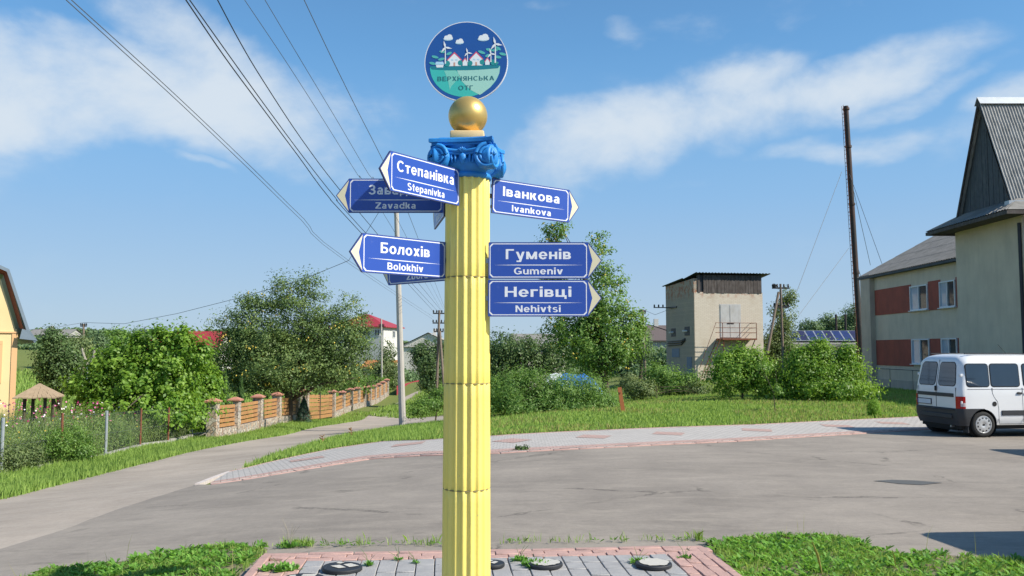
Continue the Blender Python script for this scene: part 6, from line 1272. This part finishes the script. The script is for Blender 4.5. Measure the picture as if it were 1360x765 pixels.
# --- bushes near the tower
for (ls, Y, n, mt, lb, sz) in (([lobe(880,505,46,22,18), lobe(900,515,45,22,12), lobe(868,500,46,12,16), lobe(918,510,45,12,12)], 46, 8000, 'leaf_mid', 'low green bushes at the left foot of the brick tower', .12),
        ([lobe(850,520,42,18,9), lobe(835,512,43,10,10), lobe(928,520,44,14,8)], 43, 4500, 'leaf_olive', 'dry looking scrub between the fruit tree and the brick tower', .12),
        ([lobe(975,501,33,26,26), lobe(955,506,33,16,20), lobe(1000,496,33,24,22), lobe(1018,509,33,22,22), lobe(985,481,33,8,16,1,.45), lobe(962,485,33,7,12,1,.35), lobe(1003,483,33,6,14,1,.3)], 33, 17000, 'leaf_hedge', 'bright green rounded bush in front of the brick tower', .105),
        ([lobe(1075,505,32.4,34,26), lobe(1105,504,32.4,32,26), lobe(1124,507,32.4,22,24), lobe(1062,485,32.4,9,20,1,.5), lobe(1092,475,32.4,7,20,1,.45), lobe(1080,481,32.4,6,18,1,.35), lobe(1122,481,32.4,8,18,1,.45), lobe(1136,493,32.4,9,14), lobe(1100,521,32.4,60,14), lobe(1045,516,32.4,16,18)], 32.4, 27000, 'leaf_bright', 'widest bright green bush, left of the office building', .105)):
    x = float(np.mean([l[0] for l in ls])); tree(lb, (x, Y), ls, n, sz, mt, (.04, None), 'bush', 'shrub', per=40, clump=.30, spray=.10, leaves='foliage')
Y = 58; L = [lobe(1040,420,Y,14,22), lobe(1040,452,Y,17,24), lobe(1027,455,Y,16,20), lobe(1046,395,Y,9,12), lobe(1035,480,Y,20,20)]
tree('loose pointed tree behind the pole with the slanting prop', (at(1045,500,Y).x, Y), L, 12000, .15, 'leaf_olive', (.14, None), per=36, clump=.42)
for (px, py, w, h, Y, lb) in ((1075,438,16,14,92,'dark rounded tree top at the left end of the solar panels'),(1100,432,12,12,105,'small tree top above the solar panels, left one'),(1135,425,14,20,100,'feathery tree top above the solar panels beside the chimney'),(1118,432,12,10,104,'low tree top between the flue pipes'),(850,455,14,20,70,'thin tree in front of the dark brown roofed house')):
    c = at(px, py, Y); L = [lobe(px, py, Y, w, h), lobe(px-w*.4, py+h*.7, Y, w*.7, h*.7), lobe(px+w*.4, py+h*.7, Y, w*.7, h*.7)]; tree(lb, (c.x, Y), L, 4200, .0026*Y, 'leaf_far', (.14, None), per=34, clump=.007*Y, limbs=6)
# young sapling and round bush on the lawn
p = g(1030, 549); t = thing('sapling', 'thin young sapling with a few twigs standing on the lawn', 'tree', (*p, gz(*p))); m = MB(); m.tube([(0,0,-.05),(-.05,0,.6),(-.28,0,1.15),(-.45,0,1.6)], [.014,.012,.008,.004], 6); m.tube([(-.05,0,.6),(.06,0,.95),(.03,0,1.4)], [.012,.009,.004], 5); m.tube([(-.2,0,1.0),(-.6,.1,1.35)], [.008,.003], 4); m.build('trunk', 'bark', t)
V, F, v, cc = crown([(0,0,.72,.22,.22,.16,1),(-.35,0,1.4,.25,.2,.25,.6)], 420, .07, .12, 20); chadd(t, mkobj('crown', npmesh('crown', V, F, 'leaf_mid', v), t))
p = g(1161, 556); t = thing('round_bush', 'small round lime green bush at the edge of the sidewalk', 'bush', (*p, gz(*p))); V, F, v, cc = crown([(0,0,.24,.17,.17,.26,1)], 5200, .045, .05, 20, .75, .25); V[:, 2] = np.maximum(V[:, 2], .0); chadd(t, mkobj('foliage', npmesh('foliage', V, F, 'leaf_lime', v), t)); MB().tube([(0,0,-.05),(0,0,.3)], .015, 5).build('stem', 'bark', t)
# distant woods and hedges closing the horizon
def band_mass(name, label, pts, n, size, mt, hgt_, thick=6):
    P = np.array(pts, float); d = np.r_[0, np.cumsum(np.linalg.norm(np.diff(P, axis=0), axis=1))]; s = RNG.uniform(0, d[-1], n//40); x = np.interp(s, d, P[:, 0]); y = np.interp(s, d, P[:, 1])+RNG.normal(0, thick, len(s)); z = gza(x, y)
    hh = hgt_*(.55+.45*np.sin(x*.11)*np.sin(x*.037+1)+.25*RNG.random(len(s))); C0_ = np.c_[x, y, z+hh*RNG.random(len(s))]; q = np.repeat(np.arange(len(s)), 40); C = C0_[q]+RNG.normal(0, 1, (len(q), 3))*np.array([2.2, 2.2, 1.1])*hgt_/9
    V, F = leaf_cards(C, np.tile([0, -.3, .7], (len(q), 1)), size, .7); o = mkobj(name, npmesh(name, V, F, mt, np.clip(RNG.normal(.4, .2, len(q)), 0, 1))); o['kind'] = 'stuff'; return o
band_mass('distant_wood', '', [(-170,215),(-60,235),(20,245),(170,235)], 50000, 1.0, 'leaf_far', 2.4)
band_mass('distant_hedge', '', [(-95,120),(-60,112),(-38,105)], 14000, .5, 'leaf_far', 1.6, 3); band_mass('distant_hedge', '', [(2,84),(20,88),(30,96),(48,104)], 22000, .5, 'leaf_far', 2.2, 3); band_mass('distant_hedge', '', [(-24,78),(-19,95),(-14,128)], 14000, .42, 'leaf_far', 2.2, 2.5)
# ---------------- garden behind the wire fence: low dark bushes, flower meadow
garden = [(pp[0][0]-1, pp[0][1]-.3)]+[(x-.12, y) for x, y, c in pp[1:]]+[(at(150,560,33).x, 34), (-24, 33), (-24, 16)]
def scatter(poly, n, rng=RNG, dens=None):
    P = np.array(poly); out = np.zeros((0, 2)); lo, hi = P.min(0), P.max(0)
    while len(out) < n:
        q = rng.uniform(lo, hi, (n*2, 2)); q = q[inpoly(q[:, 0], q[:, 1], poly)]
        if dens is not None: q = q[rng.random(len(q)) < dens(q[:, 0], q[:, 1])]
        if len(q) == 0: break
        out = np.r_[out, q]
    return out[:n]
def blades(name, poly, n, h, w, mt, off=0.0, dens=None, lean=.35, hv=.45, kind='stuff', parent=None, zf=None, clump=0):
    q = scatter(poly, n if not clump else n//clump, dens=dens)
    if clump: q = np.repeat(q, clump, 0); q = q+RNG.normal(0, h*.22, q.shape)
    n = len(q); z = gzf(q[:, 0], q[:, 1])+off; H = h*np.clip(RNG.normal(1, hv, n), .3, 2.2)[:, None]; a = RNG.uniform(0, 2*PI, n); b = RNG.uniform(0, 2*PI, n); l = RNG.uniform(0, lean, n)[:, None]
    B = np.c_[q, z]; s = np.c_[np.cos(a), np.sin(a), np.zeros(n)]*w*.5; D = np.c_[np.cos(b), np.sin(b), np.zeros(n)]*l
    mid = B+np.array([0, 0, .55])*H+D*H*.35; tip = B+np.array([0, 0, 1.0])*H+D*H*1.0; tip[:, 2] -= (l*H*.35)[:, 0]
    V = np.stack([B-s, B+s, mid+s*.8, tip, mid-s*.8], 1).reshape(-1, 3); i = np.arange(n)*5
    me = npmesh(name, V, np.c_[i, i+1, i+2, i+3, i+4], mt, np.clip(RNG.normal(.45, .24, n), 0, 1)); o = mkobj(name, me, parent); o['kind'] = kind; return o
def nz(x, y, s=1.0): return .5+.5*np.sin(x*1.9*s+1.3*np.sin(y*1.3*s))*np.sin(y*1.7*s+.8*np.sin(x*2.3*s))
def leaf_mass(name, poly, n, size, h, mt, dens=None, per=28, rc=.13):
    q = scatter(poly, n//per, dens=dens); hh = h*(.45+.55*nz(q[:, 0]*.9, q[:, 1]*.8, 1.3)+RNG.uniform(-.15, .25, len(q))); z = gzf(q[:, 0], q[:, 1])+np.maximum(hh, .1)*RNG.random(len(q))**.55
    C = np.repeat(np.c_[q, z], per, 0)+RNG.normal(0, 1, (len(q)*per, 3))*np.array([rc, rc, rc*.9]); g0 = gzf(C[:, 0], C[:, 1])+.02; C[:, 2] = np.maximum(C[:, 2], g0); V, F = leaf_cards(C, np.tile([.1, -.2, .8], (len(C), 1)), size, .28)
    o = mkobj(name, npmesh(name, V, F, mt, np.clip(RNG.normal(.45, .2, len(C))+np.repeat(RNG.normal(0, .15, len(q)), per), 0, 1))); o['kind'] = 'stuff'
leaf_mass('flower_meadow', garden, 150000, .085, 1.0, 'leaf_meadow')
blades('meadow_stems', garden, 9000, .95, .010, 'leaf_meadow', lean=.35, hv=.25, clump=3)
simple('petal_pink', (.60, .16, .32), .6, var=.3, scale=20); simple('petal_white', (.72, .66, .68), .6, var=.1); simple('petal_magenta', (.38, .03, .12), .6, var=.3); simple('petal_yellow', (.66, .46, .04), .6, var=.2)
def petals(name, poly, n, size, zlo, zhi, mt, dens=None):
    q = scatter(poly, n, dens=dens); z = gzf(q[:, 0], q[:, 1])+RNG.uniform(zlo, zhi, len(q)); V, F = leaf_cards(np.c_[q, z], np.tile([.3, -.8, .5], (len(q), 1)), size, .95, .1); o = mkobj(name, npmesh(name, V, F, mt, None)); o['kind'] = 'stuff'
gback = [(x, y) for x, y in garden]; far_d = lambda x, y: ((x < -13.5)*np.clip((y-19)/5, 0, 1)); nd_ = lambda x, y: np.clip((-x-12.5)/2.5, 0, 1)*np.clip((26-y)/5, 0.1, 1)*nz(x, y, 1.5)
blades('tall_flower_stems', gback, 12000, 1.2, .010, 'leaf_meadow', lean=.3, hv=.2, dens=lambda x, y: (x < -13.3)*np.clip((y-18.0)/4, 0, 1), clump=5)
petals('pink_flowers', gback, 420, .065, .85, 1.5, 'petal_pink', far_d); petals('white_flowers', gback, 380, .065, .9, 1.5, 'petal_white', far_d); petals('magenta_flowers', gback, 320, .07, .95, 1.6, 'petal_magenta', far_d); petals('yellow_flowers', gback, 1600, .055, .55, 1.15, 'petal_yellow', nd_)
for (ls, Y, n, mt, lb) in (([lobe(95,590,22.5,22,22), lobe(118,585,23.5,20,26), lobe(130,600,23,20,16)], 23, 8000, 'leaf_mid', 'dark low bush behind the first rusty fence post'),
        ([lobe(165,580,28.5,20,20), lobe(178,588,28.5,12,12), lobe(152,575,28.5,16,14)], 28.5, 7000, 'leaf_mid', 'mid green bush between the galvanized and second rusty fence posts'),
        ([lobe(205,572,32,18,18), lobe(228,570,32.5,18,18), lobe(245,568,33,14,16)], 32.5, 7000, 'leaf_olive', 'yellowing leafy plants behind the last rusty fence post'), ([lobe(30,610,20.5,26,22), lobe(8,615,20,22,22), lobe(60,608,21.3,20,18)], 21, 9000, 'leaf_olive', 'feathery green plants at the left end of the mesh fence')):
    x = float(np.mean([l[0] for l in ls]))-.5; ls = [(a-.45, b, c, d, e*.8, f, w) for a, b, c, d, e, f, w in ls]; tree(lb, (x, Y), ls, n, .07, mt, (.03, None), 'bush', 'shrub', per=36, clump=.2, aspect=.4, leaves='foliage', limbs=8)
# ---------------- grass
verge_l = [(x-.02, y) for x, y in left_edge[:9]]; VL = [(-9.9, 8)]+verge_l+[(-11.8, 62), (-11.75, 46)]+[(-11.7, 35)]+[(x+.1, y) for x, y, c in reversed(pp)]+[(pp[0][0]+.1, 8)]
VL_in = [(x+.08, y) for x, y in verge_l]; VL = [(-9.8, 8)]+VL_in+VL[len(verge_l)+1:]
near = lambda x, y: np.clip(1.25-(y-10)/40, .12, 1)
blades('verge_grass', VL, 90000, .13, .020, 'grass_blades', dens=near, clump=3)
TRI = [(x, y-.05) for x, y in outer[:6]]+G((600,585),(625,564))+G((589,563.5),(548,567.5),(515,571.5),(452,582),(410,593),(370,605),(345,615),(322,625.5))
blades('strip_grass', TRI, 60000, .11, .020, 'grass_blades', clump=3)
LC = [(x, y+.02) for x, y in outer[6:]]; LC = [outer[5]]+LC+[(20.2, outer[-1][1]), (20.3, 31), (18.4, 31.5), (18.4, 36), (20.3, 36), (20.3, 58), (-1.5, 58), (-2.2, 34), (g(640,553))]
blades('lawn_grass', LC, 200000, .085, .030, 'grass_blades', dens=lambda x, y: np.clip(1.3-(y-18)/26, .10, 1)*(.55+.45*nz(x, y, .6)), clump=3)
blades('dry_grass', LC, 26000, .10, .024, 'grass_dry', dens=lambda x, y: np.clip(1.3-(y-18)/22, .05, 1)*(nz(x+5, y, .35) > .55)*1.0, clump=3)
blades('lawn_grass', [(-12.2,36),(-24,36),(-40,60),(-40,100),(-14,100),(-12.2,60)], 50000, .22, .07, 'grass_blades', dens=lambda x, y: np.clip(1.3-(y-36)/60, .1, 1), clump=3)
blades('far_grass', [(-11.5,62),(-10.2,62),(-8.5,100),(-2,100),(1,50),(-2,47),g(589,551),g(548,556)], 40000, .20, .05, 'grass_blades', clump=3)
# foreground clumps
front = lambda x, y: np.clip((y-5.2)*1.2, .15, 1)
for nm, P_ in (('front_grass', LAWN_E), ('front_grass', LAWN_D)):
    blades(nm, P_, 42000 if P_ is LAWN_E else 22000, .045, .008, 'grass_blades', off=.03, dens=lambda x, y: front(x, y)*np.clip(nz(x*1.7, y*2.1, 2.0)*1.9-.5, .04, 1), clump=4, lean=.9)
def weeds(name, poly, n, leaf, mt, off, dens=None, k=9, zr=.05):
    q = scatter(poly, n, dens=dens); a = RNG.uniform(0, 2*PI, (n, k)); r = leaf*RNG.uniform(.35, .75, (n, k)); el = RNG.uniform(.15, .9, (n, k)); z = gzf(q[:, 0], q[:, 1])[:, None]+off
    L = leaf*RNG.uniform(.6, 1.3, (n, k)); dx, dy = np.cos(a), np.sin(a); bx = q[:, :1]+dx*.004; by = q[:, 1:]+dy*.004; w = L*.125
    P0 = np.stack([bx, by, z+0*a], -1); T = np.stack([bx+dx*L*np.cos(el), by+dy*L*np.cos(el), z+L*np.sin(el)*.8], -1); Mi = P0*.45+T*.55; Mi[..., 2] += L*.12
    S_ = np.stack([-dy*w, dx*w, 0*a], -1); V = np.stack([P0, Mi+S_, T, Mi-S_], 2).reshape(-1, 3); i = np.arange(n*k)*4; v = np.clip(RNG.normal(.5, .22, n*k), 0, 1)
    o = mkobj(name, npmesh(name, V, np.c_[i, i+1, i+2, i+3], mt, v)); o['kind'] = 'stuff'; return o
wdt = lambda x, y: front(x, y)*(nz(x*2.3, y*2.9, 1.1) > .72)
weeds('tall_weeds', LAWN_E, 110, .11, 'weed_leaves', .04, wdt, 8); weeds('tall_weeds', LAWN_D, 90, .11, 'weed_leaves', .04, wdt, 8); blades('dry_stalks', LAWN_D, 60, .20, .004, 'grass_dry', off=.03, dens=front, lean=.5); blades('dry_stalks', LAWN_E, 90, .18, .004, 'grass_dry', off=.03, dens=front, lean=.5)
wd = lambda x, y: front(x, y)*(.25+.75*nz(x*1.3, y*1.9, 1.6))
weeds('broadleaf_weeds', LAWN_E, 1900, .075, 'weed_leaves', .045, wd); weeds('broadleaf_weeds', LAWN_D, 800, .075, 'weed_leaves', .045, wd)
edge_d = lambda x, y: np.clip((nz(x*1.3+.7, x*.9+2, 1.3)-.55)*2.5, 0.05, 1)
weeds('edge_weeds', LAWN_F, 60, .05, 'weed_leaves', .045, edge_d, 6); blades('edge_grass', LAWN_F, 700, .06, .006, 'grass_blades', off=.04, dens=edge_d, clump=4, lean=.8)
# weeds growing through the pavers
def onplat(px, py): q = gp(px, py); return (q.x, q.y)
for (px, py, n, sz, r, lb) in ((712,752,42,.055,.13,'leafy weed clump growing around the half hidden pale disc'),(775,745,0,.05,.05,''),(848,748,16,.05,.07,'small weed at the left rim of the rightmost disc'),(372,757,40,.06,.13,'green weed clump at the left end of the pavers'),(490,751,9,.045,.05,'tiny sprout right of the black disc'),(690,745,14,.05,.06,'small weed just right of the column base'),(529,744,6,.035,.03,'tiny sprout in a joint left of the column'),(552,748,6,.035,.03,'tiny sprout in a joint closest to the column'),(910,742,8,.04,.05,'tiny weed among the pink pavers at the right'),(385,728,12,.07,.05,'tall dry grass tuft at the left corner of the platform')):
    if not n: continue
    x, y = onplat(px, py); a = RNG.uniform(0, 2*PI, n); rr = r*np.sqrt(RNG.random(n)); C = np.c_[rr*np.cos(a), rr*np.sin(a)*.7]; k = 7; V = []; 
    for cx, cy in C:
        for j in range(k):
            b = random.uniform(0, 6.28); L_ = sz*random.uniform(.5, 1.1); e = random.uniform(.2, 1.2); d = np.array([math.cos(b)*math.cos(e), math.sin(b)*math.cos(e), math.sin(e)]); s = np.array([-math.sin(b), math.cos(b), 0])*L_*.22; p0 = np.array([cx, cy, 0.0]); V += [p0, p0+d*L_*.55+s, p0+d*L_, p0+d*L_*.55-s]
    t = thing('weed', lb, 'weed', (x, y, PZ+.002)); V = np.array(V); i = np.arange(len(V)//4)*4; chadd(t, mkobj('leaves', npmesh('leaves', V, np.c_[i, i+1, i+2, i+3], 'weed_leaves', RNG.random(len(i))), t))
    m = MB()
    for q in range(3 if px != 385 else 9): aa = random.uniform(0, 6.28); h_ = random.uniform(.06, .12)*(1 if px != 385 else 2.2); m.tube([(0,0,0),(math.cos(aa)*.03, math.sin(aa)*.03, h_*.6),(math.cos(aa)*.08, math.sin(aa)*.05, h_)], [.002,.0018,.001], 4)
    m.build('stem', 'weed_leaves' if px != 385 else 'bark_pale', t)
p = g(692, 601); t = thing('weed', 'lone dark weed tuft at the car park side of the sidewalk, right of the column', 'weed', (*p, gz(*p)+.03)); V, F, v, cc = crown([(0,0,.03,.16,.05,.04,1)], 420, .05, .05, 20); V[:, 2] = np.maximum(V[:, 2], .0); chadd(t, mkobj('leaves', npmesh('leaves', V, F, 'leaf_dark', v), t))
